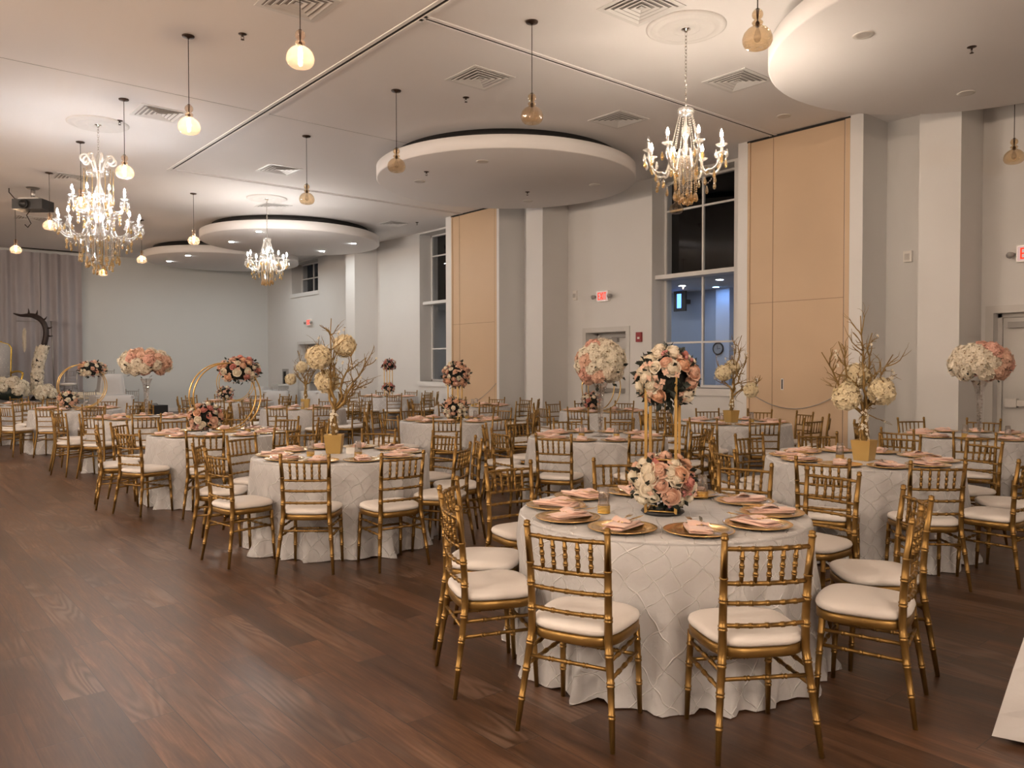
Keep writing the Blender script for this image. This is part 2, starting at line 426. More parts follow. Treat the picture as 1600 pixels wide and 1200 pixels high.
# rooms seen through the lower panes; dark night above their flat roofs
for k, (a, b) in enumerate(((7.2, 13.2), (15.9, 20.3))):
    mb = MB().bbox((15.2, a-.1, 0), (15.4, b, 3.3)).bbox((12.56, a-.1, 0), (15.4, a, 3.3)).bbox((12.56, b, 0), (15.4, b+.1, 3.3))
    struct(f'wall_lounge_{k+1}', mb, M['lounge'] if k == 0 else M['wall'])
    struct(f'ceiling_lounge_{k+1}', MB().bbox((12.56, a-.1, 3.3), (15.4, b+.1, 3.38)), M['wall'])
struct('trim_pilaster_1', MB().bbox((15.02, 10.42, 0), (15.2, 10.78, 3.3)), M['loungewhite'])
struct('wall_night_1', MB().bbox((18., 4., 4.2), (18.2, 32., 9.)), M['dark'])
# doors
def door(k, y0, y1, zt, xleaf, pair=False, bar=True):
    f = MB(); w = .055
    f.bbox((XW-.02, y0-.10, 0), (XW+.005, y0, zt+.10)).bbox((XW-.02, y1, 0), (XW+.005, y1+.10, zt+.10)).bbox((XW-.02, y0, zt), (XW+.005, y1, zt+.10))
    f.bbox((xleaf-.03, y0, 0), (xleaf+.06, y0+w, zt)).bbox((xleaf-.03, y1-w, 0), (xleaf+.06, y1, zt)).bbox((xleaf-.03, y0, zt-w), (xleaf+.06, y1, zt))
    d = struct(f'door_{k}', f, M['door'])
    spans = [(y0+w, (y0+y1)/2-.004), ((y0+y1)/2+.004, y1-w)] if pair else [(y0+w, y1-w)]
    for a, b in spans:
        obj('leaf', MB().bbox((xleaf, a+.004, .012), (xleaf+.045, b-.004, zt-w-.004)), M['door'] if not pair else M['grey'], d)
        obj('closer', MB().bbox((xleaf-.07, a+.45, zt-.20), (xleaf, b-.08, zt-.12)).bbox((xleaf-.055, a+.12, zt-.115), (xleaf-.03, a+.62, zt-.095)), M['grey'], d)
        if bar: obj('push_bar', MB().bbox((xleaf-.075, a+.06, 1.0), (xleaf-.02, b-.05, 1.085)).bbox((xleaf-.085, b-.20, .98), (xleaf, b-.06, 1.10)).bbox((xleaf-.03, a+.08, 1.015), (xleaf, a+.14, 1.07)), M['steel'], d)
    return d
door(1, 10.72, 11.84, 2.25, 12.30); door(2, 2.93, 4.06, 2.26, 12.12); door(3, 24.26, 25.86, 2.31, 12.34, True)

# ------------------------------------------------------------------ wall fittings
def exit_sign(y, z, label):
    t = thing('exit_sign', label, 'exit sign', (XW, y, z), 0, 'red EXIT signs')
    obj('housing', MB().bbox((-.06, -.165, -.11), (0, .165, .11)), M['lampwhite'], t)
    obj('face', MB().bbox((-.064, -.15, -.095), (-.06, .15, .095)), M['exitface'], t)
    lt = MB(); hh, sw = .074, .0095
    def bar(y0, z0, y1, z1):        # one stroke of a letter, y running to the reader's right
        d = math.hypot(y1-y0, z1-z0); ny, nz = -(z1-z0)/d*sw, (y1-y0)/d*sw
        q = [(y0+ny, z0+nz), (y1+ny, z1+nz), (y1-ny, z1-nz), (y0-ny, z0-nz)]
        lt.loft([[(-.068, -y, z) for y, z in q], [(-.064, -y, z) for y, z in q]], True, False)
    x = -.105; bar(x, -hh, x, hh); bar(x, hh-sw, x+.045, hh-sw); bar(x, 0, x+.04, 0); bar(x, -hh+sw, x+.045, -hh+sw)
    bar(-.045, hh, .012, -hh); bar(.012, hh, -.045, -hh); bar(.034, -hh, .034, hh); bar(.058, hh-sw, .118, hh-sw); bar(.088, -hh, .088, hh)
    obj('letters', lt, M['exitred'], t)
    for s in (-1, 1):
        h = MB().tube([(-.03, s*.165, 0), (-.04, s*.20, .0), (-.06, s*.215, .0)], .014, 6)
        h.tube([(-.04, s*.225, .0), (-.11, s*.225, -.015)], [.035, .045], 10)
        obj('lamp_head', h, M['grey'], t)
exit_sign(11.33, 2.99, 'lit red EXIT sign above the single door beside the tall window')
exit_sign(24.97, 3.04, 'small lit red EXIT sign above the far double doors')
exit_sign(3.62, 3.03, 'lit red EXIT sign above the push-bar door at the picture edge')
def wallbox(name, label, cat, y, z, d, mat, x=XW, extra=None, group=None):
    t = thing(name, label, cat, (x, y, z), 0, group)
    obj('housing', MB().bbox((-d[0], -d[1]/2, -d[2]/2), (0, d[1]/2, d[2]/2)), mat, t)
    if extra: obj(extra[0], MB().bbox((-d[0]-.012, extra[1], extra[2]), (-d[0], extra[3], extra[4])), extra[5], t)
    return t
wallbox('wall_mounted_alarm', 'red fire alarm pull station between the door and tall window', 'fire alarm', 10.36, 2.12, (.05, .13, .19), M['red'], extra=('pull_handle', -.035, -.04, .015, .0, M['lampwhite']))
wallbox('wall_mounted_strobe', 'white alarm strobe on the wall near the two columns', 'strobe', 5.20, 3.15, (.05, .12, .16), M['lampwhite'], extra=('lens', -.035, -.05, .035, .04, M['clear']))
wallbox('wall_mounted_strobe', 'white alarm strobe on the wall beside the single door EXIT sign', 'strobe', 12.15, 3.06, (.05, .10, .20), M['lampwhite'], extra=('lens', -.035, -.05, .035, .04, M['clear']))
wallbox('wall_mounted_cabinet', 'grey extinguisher cabinet on the wall before the double doors', 'cabinet', 26.9, 1.15, (.06, .42, .62), M['grey'], extra=('door_window', -.10, -.22, .10, .22, M['slot']))
def cord(label, pts):
    c = MB().tube(pts, .006, 6); tag(obj('hanging_cord', c, M['grey']), label, 'cord', None)
def sag(a, b, d, n=14): return [(XP-.02, a[0]+(b[0]-a[0])*i/n, a[1]+(b[1]-a[1])*i/n-d*4*(i/n)*(1-i/n)) for i in range(n+1)]
cord('thin cord sagging across the large tan partition', sag((7.45, 1.17), (5.66, 1.28), .34))
cord('thin cord sagging across the smaller tan partition farther along the wall', sag((15.3, .60), (13.95, 1.16), .12))

# ------------------------------------------------------------------ ceiling fittings
DZ = 4.805
def disc(c, label, sweep=True):
    t = thing('ceiling_disc', label, 'ceiling disc', (c[0], c[1], DZ), 0, 'round suspended ceiling discs')
    r = 2.285
    obj('panel', MB().lathe([(0, 0), (r-.02, 0), (r, .012), (r, .205), (r-.02, .215), (0, .215)], 128), M['ceiling'], t)
    for k in range(8):
        a = 2*PI*(k+.3)/8
        obj('hanger', MB().box((1.9*math.cos(a), 1.9*math.sin(a), .2+(H-DZ-.2)/2), (.05, .05, H-DZ-.2)), M['track'], t)
    obj('shadow_gap_ring', MB().lathe([(1.95, .215), (2.0, .215), (2.0, H-DZ-.005), (1.95, H-DZ-.005)], 96), M['blackp'], t)  # black ring imitating the dark shadow between disc and ceiling
disc((9.007, 10.924), 'white ceiling disc before the single exit door, its lights off')
disc((9.007, 2.988), 'white ceiling disc cropped by the top corner, above the columns')
disc((9.007, 19.864), 'white ceiling disc with lit downlights behind the small chandelier')
disc((9.0, 24.9), 'white ceiling disc with lit downlights touching the back wall corner')
def downlight(x, y, z, lit, label):
    t = thing('downlight', label, 'downlight', (x, y, z), 0, 'recessed downlights')
    obj('trim_ring', MB().lathe([(.062, -.001), (.095, -.008), (.10, -.002), (.10, 0), (.062, 0)], 24), M['lampwhite'], t)
    obj('lens', MB().lathe([(0, -.004), (.064, -.004)], 20), M['downlit'] if lit else M['downoff'], t)
A = 'in the unlit middle ceiling disc'
for x, y, lab in ((7.75, 10.0, 'unlit downlight closest the camera '+A), (7.73, 11.78, 'unlit downlight on the open-floor side '+A), (10.28, 11.81, 'unlit downlight above the exit door '+A), (10.3, 10.0, 'unlit downlight on the window side '+A)):
    downlight(x, y, DZ, False, lab.replace('closest the camera', 'at the front edge'))
downlight(7.70, 3.81, DZ, False, 'unlit downlight at the outer edge of the cropped corner ceiling disc')
downlight(10.27, 3.82, DZ, False, 'unlit downlight on the wall side of the cropped corner ceiling disc')
downlight(10.47, 6.35, H, False, 'unlit downlight in the ceiling before the large tan partition')
for x, y, lab in ((7.6, 18.62, 'lit downlight at the near edge of the disc behind the small chandelier'), (7.67, 20.61, 'lit downlight on the open-floor side of the disc behind the small chandelier'),
                  (10.27, 20.66, 'lit downlight above the high window, disc behind the small chandelier'), (10.27, 18.83, 'lit downlight by the wall in the disc behind the small chandelier')):
    downlight(x, y, DZ, True, lab)
for x, y, lab in ((7.58, 25.61, 'lit downlight nearer the curtain in the farthest ceiling disc'), (7.62, 23.92, 'second lit downlight from the curtain in the far ceiling disc'),
                  (10.3, 23.92, 'lit downlight hidden from view in the far ceiling disc, door side'), (10.3, 25.7, 'lit downlight in the far disc corner by the double doors')):
    downlight(x, y, DZ, True, lab.replace('nearer', 'closer to').replace('farthest', 'far'))
def vent(x, y, label, s=.6):
    t = thing('ceiling_vent', label, 'air vent', (x, y, H), 0, 'square ceiling air diffusers'); h = s/2
    f = MB()
    def sq(r0, z0, r1, z1):
        vs = [(-r0, -r0, z0), (r0, -r0, z0), (r0, r0, z0), (-r0, r0, z0), (-r1, -r1, z1), (r1, -r1, z1), (r1, r1, z1), (-r1, r1, z1)]
        return vs, [(0, 1, 5, 4), (1, 2, 6, 5), (2, 3, 7, 6), (3, 0, 4, 7)]
    f.add(*sq(h+.02, -.001, h+.02, -.008), False); f.add(*sq(h+.02, -.008, h-.03, -.008), False); f.add(*sq(h-.03, -.008, h-.035, .0), False)
    obj('frame', f, M['white'], t)
    g = MB()
    for r in (.255, .195, .135, .075):
        r *= s/.6; g.add(*sq(r, -.014, r-.034, -.005), False); g.add(*sq(r, -.014, r-.002, -.018), False); g.add(*sq(r-.002, -.018, r-.034, -.006), False)
    g.add([(-.03, -.03, -.012), (.03, -.03, -.012), (.03, .03, -.012), (-.03, .03, -.012)], [(0, 1, 2, 3)], False)
    obj('grille', g, M['white'], t, (0, 0, 0))
    obj('throat', MB().bbox((-h+.03, -h+.03, -.004), (h-.03, h-.03, -.001)), M['grey'], t)
for x, y, lab in ((6.15, 7.98, 'square air vent in the ceiling before the middle disc, beside the sprinkler'), (8.73, 5.95, 'square air vent between the crystal chandelier and the corner disc'),
                  (8.74, 8.0, 'square air vent beside the chandelier, toward the middle disc'), (6.12, 14.02, 'square air vent before the small chandelier medallion'),
                  (6.2, 5.37, 'square air vent cut by the top edge beside a ceiling medallion'), (3.48, 7.5, 'square air vent cut by the top edge behind a glowing pendant'),
                  (10.68, 17.44, 'small-looking air vent near the wall between disc and far partition'), (7.39, 17.28, 'square air vent just behind the small chandelier rod'),
                  (3.41, 22.45, 'far air vent between two glowing pendants near the curtain'), (3.32, 17.15, 'air vent behind the big chandelier near the projector'), (3.45, 12.03, 'long-looking air vent beside the big chandelier medallion')):
    vent(x, y, lab)
def sprinkler(x, y, z, label):
    t = thing('ceiling_sprinkler', label, 'sprinkler', (x, y, z), 0, 'fire sprinkler heads')
    obj('escutcheon', MB().lathe([(.0, -.012), (.02, -.012), (.045, -.003), (.045, 0)], 16), M['bronze'], t)
    s = MB().tube([(0, 0, -.01), (0, 0, -.03)], .009, 6); s.tube([(-.012, 0, -.02), (-.016, 0, -.045), (0, 0, -.06)], .003, 5).tube([(.012, 0, -.02), (.016, 0, -.045), (0, 0, -.06)], .003, 5)
    s.lathe([(0, -.064), (.02, -.064), (.02, -.06), (0, -.06)], 10)
    obj('head', s, M['bronze'], t)
for x, y, z, lab in ((3.34, 8.59, H, 'sprinkler head in the open ceiling between two glowing pendants'), (6.44, 8.67, H, 'sprinkler head between the air vent and the middle disc'), (11.02, 16.92, H, 'sprinkler head near the wall above the far window'),
                     (7.44, 11.13, DZ, 'sprinkler head under the middle disc, open-floor side'), (9.75, 11.21, DZ, 'sprinkler head under the middle disc, wall side'), (8.84, 3.24, DZ, 'sprinkler head under the cropped corner disc'), (3.1, 12.75, H, 'sprinkler head beside the big chandelier canopy')):
    sprinkler(x, y, z, lab)
MED = MB().lathe([(0, -.02), (.10, -.022), (.12, -.035), (.15, -.02), (.20, -.012), (.28, -.03), (.31, -.03), (.345, -.012), (.37, -.02), (.40, -.022), (.425, -.006), (.425, 0)], 64).mesh('ceiling_medallion', M['plaster'])
for x, y, lab in ((2.89, 13.12, 'round plaster ceiling medallion above the big two-tier chandelier'), (6.94, 5.38, 'round plaster ceiling medallion cut close by the top picture edge'), (6.95, 16.58, 'round plaster ceiling medallion above the small far chandelier')):
    tag(obj('ceiling_medallion', MED, None, None, (x, y, H)), lab, 'ceiling medallion', 'ceiling medallions')

# pendants
GLOBE = [(.018, .205), (.03, .203), (.042, .185), (.045, .165), (.038, .145), (.022, .13), (.02, .124), (.036, .117), (.045, .105), (.040, .092), (.026, .085), (.024, .08), (.045, .072), (.08, .05), (.106, .02), (.119, -.02), (.118, -.05), (.105, -.08), (.085, -.098), (.06, -.106), (.03, -.100), (0., -.094)]
CANOPY = MB().lathe([(0, -.03), (.012, -.03), (.02, -.022), (.062, -.014), (.066, -.004), (.066, 0)], 24).mesh('canopy', M['bronze'])
G_A = MB().lathe(GLOBE, 28).mesh('glass_shade', M['amber']); G_L = MB().lathe(GLOBE, 28).mesh('glass_shade', M['amberlit'])
CORD = MB().tube([(0, 0, H-.02), (0, 0, 4.43)], .0045, 6).mesh('cord', M['blackc'])
SOCK = MB().tube([(0, 0, .215), (0, 0, .20), (0, 0, .12)], [.016, .012, .006], 8).tube([(0, 0, .12), (0, 0, .10), (0, 0, .07)], [.008, .018, .016], 10).mesh('socket', M['bronze'])
BULB_L = MB().lathe([(0, .068), (.010, .066), (.016, .045), (.019, .0), (.017, -.03), (.009, -.046), (0, -.05)], 10).mesh('bulb', M['filament'])
BULB_O = MB().lathe([(0.006, .068), (.012, .055), (.026, .01), (.03, -.02), (.02, -.045), (0, -.055)], 12).mesh('bulb', M['clear'])
def pendant(x, y, lit, label, z=4.22):
    t = thing('pendant_lamp', label, 'pendant lamp', (x, y, 0), 0, 'glass globe pendant lamps')
    obj('canopy', CANOPY, None, t, (0, 0, H)); obj('cord', CORD, None, t)
    g = obj('glass_shade', G_L if lit else G_A, None, t, (0, 0, z)); obj('socket', SOCK, None, t, (0, 0, z))
    obj('bulb', BULB_L if lit else BULB_O, None, t, (0, 0, z))
PX, PX2 = 2.90, 5.57
pendant(3.0, 6.42, True, 'largest-looking glowing glass pendant, hanging from the top picture edge')
pendant(PX, 9.02, True, 'glowing glass pendant over the open floor, second largest of those lit')
pendant(PX, 11.70, True, 'glowing glass pendant just beside the big crystal chandelier, camera side')
pendant(PX, 14.36, True, 'glass pendant mostly hidden behind the big crystal chandelier')
pendant(PX, 17.0, True, 'glowing glass pendant next to the projector')
pendant(PX, 21.0, True, 'glowing glass pendant beside the curtain at the picture edge')
pendant(PX2, 6.33, False, 'unlit amber glass pendant before the middle ceiling disc')
pendant(PX2, 9.04, False, 'unlit amber glass pendant overlapping the rim of the middle disc')
pendant(PX2, 11.72, False, 'unlit amber glass pendant above the cream flower-ball tree')
pendant(PX2, 17.1, True, 'glowing glass pendant before the edge of the disc with lit downlights')
pendant(PX2, 20.99, True, 'glowing glass pendant before the far disc, camera side of the back wall')
pendant(5.50, 24.6, True, 'tiny glowing pendant just below the big chandelier')
pendant(5.67, 3.68, False, 'large unlit amber pendant at the top edge beside the corner disc')
pendant(11.38, 3.66, False, 'unlit amber pendant by the push-bar door at the picture edge')
pendant(10.72, 8.50, False, 'unlit clear pendant hanging before the dark upper window')
for x, y in ((PX, 3.75), (PX, 1.1), (.23, 3.75), (.23, 1.1), (.23, -1.55), (PX, -1.55), (.23, 9.02), (.23, 14.4)):  # unseen lit pendants, added along the rows to brighten the near hall
    pendant(x, y, True, 'added glowing glass pendant continuing the rows, outside the picture')

# chandeliers (crystal, white arms); z values measured from the floor
def strand(mb, pts, r=.011, step=.03):
    P = [Vector(p) for p in pts]
    for a, b in zip(P, P[1:]):
        n = max(1, int((b-a).length/step))
        for i in range(n):
            p = a.lerp(b, (i+.5)/n)
            mb.add([p+Vector(q)*r for q in ((1, 0, 0), (0, 1, 0), (-1, 0, 0), (0, -1, 0), (0, 0, 1.2), (0, 0, -1.2))],
                   [(0, 1, 4), (1, 2, 4), (2, 3, 4), (3, 0, 4), (1, 0, 5), (2, 1, 5), (3, 2, 5), (0, 3, 5)], False)
    return mb
DROP = MB().lathe([(0, .03), (.006, .022), (.012, .0), (.019, -.03), (.018, -.045), (.010, -.06), (0, -.066)], 7).mesh('crystal_drop', M['ambercrystal'])
DROPC = MB().lathe([(0, .03), (.006, .022), (.012, .0), (.019, -.03), (.018, -.045), (.010, -.06), (0, -.066)], 7).mesh('crystal_drop', M['crystal'])
BOB = MB().lathe([(.012, -.012), (.03, -.008), (.058, .012), (.062, .018), (.03, .004), (.0, .004)], 12).mesh('bobeche', M['crystal'])
CAND = MB().lathe([(.0, 0), (.012, 0), (.011, .085), (.014, .087), (.009, .09), (0, .09)], 10).mesh('candle_sleeve', M['lampwhite'])
FL = [(0, -.004), (.011, 0), (.0165, .02), (.014, .042), (.006, .066), (0, .08)]
FLAME = MB().lathe(FL, 8).mesh('candle_bulb', M['flame']); FLAMEC = MB().lathe(FL, 8).mesh('candle_bulb', M['flamecool']); FLAMEM = MB().lathe(FL, 8).mesh('candle_bulb', M['flamemid']); FLAMEB = MB().lathe(FL, 8).mesh('candle_bulb', M['flameadded']); FLAMEO = MB().lathe(FL, 8).mesh('candle_bulb', M['clear'])
def bez(a, b, c, d, n=12):
    a, b, c, d = map(Vector, (a, b, c, d)); o = []
    for i in range(n+1):
        t = i/n; u = 1-t
        o.append(a*u**3+b*3*u*u*t+c*3*u*t*t+d*t**3)
    return o
def arm_tier(t, n, R, zb, hub_r, hub_z, flame, ph=0., off=(), dip=.22):
    pts = bez((hub_r, 0, hub_z), (hub_r+.10, 0, hub_z+.22), (hub_r+.08, 0, zb-dip-.12), (hub_r*.45+R*.55, 0, zb-dip), 10)
    pts += bez((hub_r*.45+R*.55, 0, zb-dip), (R*.82, 0, zb-dip-.03), (R, 0, zb-dip+.06), (R, 0, zb-.01), 8)[1:]
    am = MB().tube(pts, [.013]*len(pts), 7).mesh('arm', M['crystal'])
    core = MB().tube(pts, [.0105]*len(pts), 6).mesh('arm_core', M['lampwhite'])
    for k in range(n):
        a = ph+2*PI*k/n
        ar = obj('arm', am, None, t, None, (0, 0, a)); obj('arm_core', core, None, ar)
        obj('bobeche', BOB, None, ar, (R, 0, zb)); obj('candle_sleeve', CAND, None, ar, (R, 0, zb+.004))
        obj('candle_bulb', FLAMEO if k in off else flame, None, ar, (R, 0, zb+.095))
        for j in range(4):
            b = j*PI/2+.4
            obj('crystal_drop', DROP if j % 2 else DROPC, None, ar, (R+.055*math.cos(b), .055*math.sin(b), zb-.06-(.04 if j % 2 else 0)))
    sw = MB()
    for k in range(n):
        a, b = ph+2*PI*k/n, ph+2*PI*(k+1)/n
        p, q = Vector((R*.80*math.cos(a), R*.80*math.sin(a), zb-dip+.02)), Vector((R*.80*math.cos(b), R*.80*math.sin(b), zb-dip+.02))
        m = [p.lerp(q, i/6)-Vector((0, 0, .40*(i/6)*(1-i/6))) for i in range(7)]
        strand(sw, m, .010, .026)
        c = (m[3].x, m[3].y, m[3].z-.05); obj('crystal_drop', DROP, None, t, c)
        obj('crystal_drop', DROP, None, t, (p.x, p.y, p.z-.06))
    obj('bead_swag', sw, M['crystal'], t)
def curtain_of_beads(t, n, r0, z0, r1, z1, mat, drop, jit=.06, ph=0.):
    for k in range(n):
        a = ph+2*PI*k/n; zz = z1+rnd.uniform(-jit, jit)
        s = strand(MB(), [(r0*math.cos(a), r0*math.sin(a), z0), (r1*math.cos(a), r1*math.sin(a), zz)], .010, .024)
        obj('bead_strand', s, mat, t)
        if drop: obj('crystal_drop', drop, None, t, (r1*math.cos(a), r1*math.sin(a), zz-.035))
def top_bits(t, zc):
    obj('canopy', MB().lathe([(0, -.05), (.015, -.05), (.02, -.03), (.062, -.018), (.068, 0)], 24), M['chrome'], t, (0, 0, H))
    ch = MB(); z = H-.05; k = 0
    while z > zc+.02:
        ring = [(.012*math.cos(b) if k % 2 else 0, 0 if k % 2 else .012*math.cos(b), z-.024+.024*math.sin(b)) for b in [2*PI*i/10 for i in range(10)]]
        ch.tube(ring, .0035, 5, closed=True); z -= .037; k += 1
    obj('chain', ch, M['chrome'], t)
def column_of(t, prof): obj('column', MB().lathe(prof, 16), M['crystal'], t)
def chandelier_small(name_label, x, y, flame, off=()):
    t = thing('chandelier', name_label, 'chandelier', (x, y, 0), 0, 'crystal chandeliers')
    top_bits(t, 4.32)
    obj('crown', MB().lathe([(.02, 4.33), (.05, 4.30), (.085, 4.315), (.09, 4.28), (.07, 4.25), (.03, 4.26), (.02, 4.24)], 20), M['crystal'], t)
    column_of(t, [(.012, 4.26), (.012, 4.16), (.035, 4.12), (.05, 4.07), (.03, 4.02), (.018, 3.98), (.02, 3.92), (.05, 3.88), (.085, 3.85), (.09, 3.81), (.06, 3.76), (.03, 3.72), (.03, 3.60), (.0, 3.55)])
    obj('column_core', MB().tube([(0, 0, 4.30), (0, 0, 3.58)], .010, 8), M['lampwhite'], t)
    curtain_of_beads(t, 12, .072, 4.25, .17, 3.84, M['crystal'], None, 0.)
    arm_tier(t, 8, .41, 3.85, .085, 3.80, flame, .2, off)
    curtain_of_beads(t, 16, .125, 3.78, .118, 3.43, M['ambercrystal'], DROP, .03)
    curtain_of_beads(t, 9, .07, 3.78, .066, 3.40, M['crystal'], DROP, .03, .3)
    obj('finial_ball', MB().ball((0, 0, 3.325), .026, 10, 8), M['crystal'], t)
    return t
chandelier_small('crystal chandelier with candle lamps hanging before the dark tall window', 6.94, 5.38, M and FLAME, (3,))
chandelier_small('small far crystal chandelier hanging before the disc with lit downlights', 6.95, 16.58, FLAMEM)
t = thing('chandelier', 'big two-tier white crystal chandelier with scroll crown over the open floor', 'chandelier', (2.89, 13.12, 0), 0, 'crystal chandeliers')
top_bits(t, 4.74)
column_of(t, [(.02, 4.74), (.045, 4.68), (.05, 4.60), (.03, 4.52), (.06, 4.46), (.03, 4.40), (.03, 4.28), (.06, 4.20), (.08, 4.12), (.05, 4.05), (.03, 3.98), (.07, 3.90), (.085, 3.80), (.05, 3.72), (.10, 3.62), (.13, 3.56), (.10, 3.50), (.03, 3.44), (0, 3.42)])
obj('column_core', MB().tube([(0, 0, 4.74), (0, 0, 3.45)], .014, 8), M['lampwhite'], t)
for k in range(8):
    a = 2*PI*k/8
    sp = [(.05, 0, 4.46), (.09, 0, 4.58), (.15, 0, 4.68)]
    for i in range(13):
        b = PI*.75-i*PI*1.75/12; rr = .075-.035*i/12
        sp.append((.185+rr*math.cos(b), 0, 4.635+rr*math.sin(b)))
    obj('scroll', MB().tube(sp, [.015]*len(sp), 7), M['lampwhite'], t, None, (0, 0, a))
obj('crown_ring', MB().lathe([(.14, 4.46), (.16, 4.47), (.16, 4.43), (.14, 4.42)], 24), M['crystal'], t)
curtain_of_beads(t, 14, .20, 4.50, .20, 4.06, M['ambercrystal'], DROP, .05)
arm_tier(t, 8, .375, 4.05, .08, 4.02, FLAMEC, .15, (), .18)
arm_tier(t, 12, .56, 3.68, .10, 3.66, FLAMEC, .05, (), .20)
curtain_of_beads(t, 18, .28, 3.52, .27, 3.22, M['ambercrystal'], DROP, .04)
curtain_of_beads(t, 14, .19, 3.52, .18, 3.12, M['crystal'], DROP, .04, .1)
curtain_of_beads(t, 8, .09, 3.50, .09, 3.05, M['ambercrystal'], DROP, .03, .2)

# unseen chandeliers added to brighten the near hall, same make with plain arms
for x, y, lab in ((-4.2, 2.6, 'crystal chandelier over the open floor, outside the picture'), (-4.2, 9.4, 'second added chandelier over the open floor, outside the picture'), (-4.2, 16.6, 'third added chandelier over the open floor, outside the picture'), (-.5, -4.0, 'crystal chandelier added behind the viewer')):
    t = thing('chandelier', lab, 'chandelier', (x, y, 0), 0, 'crystal chandeliers'); top_bits(t, 4.30)
    obj('column_core', MB().tube([(0, 0, 4.32), (0, 0, 3.58)], .03, 8), M['lampwhite'], t); arm_tier(t, 8, .41, 3.85, .085, 3.80, FLAMEB, .2)
# projector
t = thing('ceiling_projector', 'black projector hung from the ceiling with looping cables', 'projector', (2.89, 18.65, H), R_(-42), None)
obj('mount', MB().lathe([(0, -.03), (.10, -.03), (.13, 0)], 20).tube([(0, 0, -.02), (0, 0, -.22)], .04, 10).box((0, 0, -.235), (.42, .30, .03)), M['steel'], t)
obj('body', MB().box((0, 0, -.36), (.62, .40, .20)).box((-.28, 0, -.36), (.06, .38, .16)), M['blackp'], t)
obj('lens', MB().lathe([(.0, -.02), (.07, -.02), (.09, -.03), (.09, .06), (.075, .06), (.07, .01), (0, .01)], 24), M['blackp'], t, (-.05, -.20, -.37), (PI/2, 0, 0))
obj('cable', MB().tube([(-.5, 0, 0), (-.5, 0, -.08), (-.42, .05, -.2), (-.2, .1, -.26)], .012, 6).tube([(-.1, .1, -.40), (-.14, .0, -.55), (-.05, 0, -.72), (-.12, 0, -.80), (-.18, 0, -.74)], .010, 6), M['blackc'], t)

# lounge fittings behind the tall window
t = thing('wall_clock', 'round black-rimmed clock seen through the tall window', 'clock', (15.2, 10.82-.12, 1.94), 0)
obj('rim', MB().lathe([(.115, 0), (.14, .0), (.145, .03), (.125, .045), (.115, .03)], 32), M['blackp'], t, (-.18, 0, 0), (0, -PI/2, 0))
obj('face', MB().lathe([(0, .02), (.12, .02)], 28), M['clockface'], t, (-.18, 0, 0), (0, -PI/2, 0))
obj('hand', MB().box((-.204, .02, .03), (.003, .008, .085), 0).box((-.204, -.03, 0), (.003, .07, .008), 0), M['blackp'], t)
obj('mount_plate', MB().box((-.09, 0, 0), (.18, .10, .10)), M['lounge'], t)
t = thing('wall_tv', 'black television with a blue screen seen through the tall window', 'television', (14.9, 11.67, 3.06), R_(0))
obj('bezel', MB().bbox((-.05, -.17, -.235), (0, .17, .235)), M['blackp'], t); obj('tv_screen', MB().bbox((-.054, -.05, -.16), (-.05, .07, .17)), M['screen'], t)
obj('mount_arm', MB().bbox((0, -.05, -.05), (.3, .05, .05)), M['blackp'], t)
for xx, y, lab, mt in ((14.7, 10.55, 'blue glowing disc imitating a pendant reflection in the tall window', 'bluereflection'), (13.9, 10.85, 'white glowing disc imitating a pendant reflection in the tall window', 'loungelamp'), (13.5, 9.6, 'white lounge ceiling lamp deeper along the lounge', 'loungelamp'), (14.0, 12.4, 'white lounge ceiling lamp at the lounge end', 'loungelamp')):  # first two are added glowing discs imitating pendant reflections in the pane
    t = thing('lounge_ceiling_lamp', lab, 'ceiling lamp', (xx, y, 3.3)); obj('rim', MB().lathe([(.07, -.01), (.11, -.01), (.11, 0)], 20), M['lampwhite'], t); obj('lens', MB().lathe([(0, -.008), (.075, -.008)], 20), M[mt], t)
t = thing('lounge_ceiling_lamp', 'ceiling lamp of the room behind the far window', 'ceiling lamp', (14.0, 18.3, 3.3)); obj('rim', MB().lathe([(.07, -.01), (.11, -.01), (.11, 0)], 20), M['lampwhite'], t); obj('lens', MB().lathe([(0, -.008), (.075, -.008)], 20), M['loungelamp'], t)

# ------------------------------------------------------------------ chiavari chair
def bamboo(p, rad, rings, n=8):
    """tube through the points p with raised bamboo rings at the given fractions"""
    P = [Vector(q) for q in p]; L = [0.]
    for a, b in zip(P, P[1:]): L.append(L[-1]+(b-a).length)
    tot = L[-1]; ts = [(l/tot, 0.) for l in L]
    for r in rings:
        d = .0048/tot
        ts += [(r-d*1.1, 0.), (r-d*.5, .0027), (r+d*.5, .0027), (r+d*1.1, 0.)]
    ts.sort(); out = []; rr = []
    for t, bmp in ts:
        t = min(max(t, 0), 1); s = t*tot; i = 0
        while i < len(L)-2 and s > L[i+1]: i += 1
        u = (s-L[i])/(L[i+1]-L[i]) if L[i+1] > L[i] else 0
        out.append(P[i].lerp(P[i+1], u)); rr.append(rad[i]+(rad[i+1]-rad[i])*u+bmp)
    return out, rr
REAR = [(.215, -.225, 0), (.203, -.205, .14), (.188, -.182, .29), (.174, -.166, .42), (.1735, -.168, .55), (.176, -.180, .72), (.181, -.200, .872)]
RRAD = [.0105, .0135, .016, .0175, .0165, .0155, .0130]
def post_at(z):
    for a, b in zip(REAR, REAR[1:]):
        if a[2] <= z <= b[2]:
            u = (z-a[2])/(b[2]-a[2]); return tuple(a[i]+(b[i]-a[i])*u for i in range(3))
def rail_pts(z, bow=.022, n=8):
    x, y, _ = post_at(z); return [(x*(2*i/n-1), y-bow*(1-(2*i/n-1)**2), z) for i in range(n+1)]
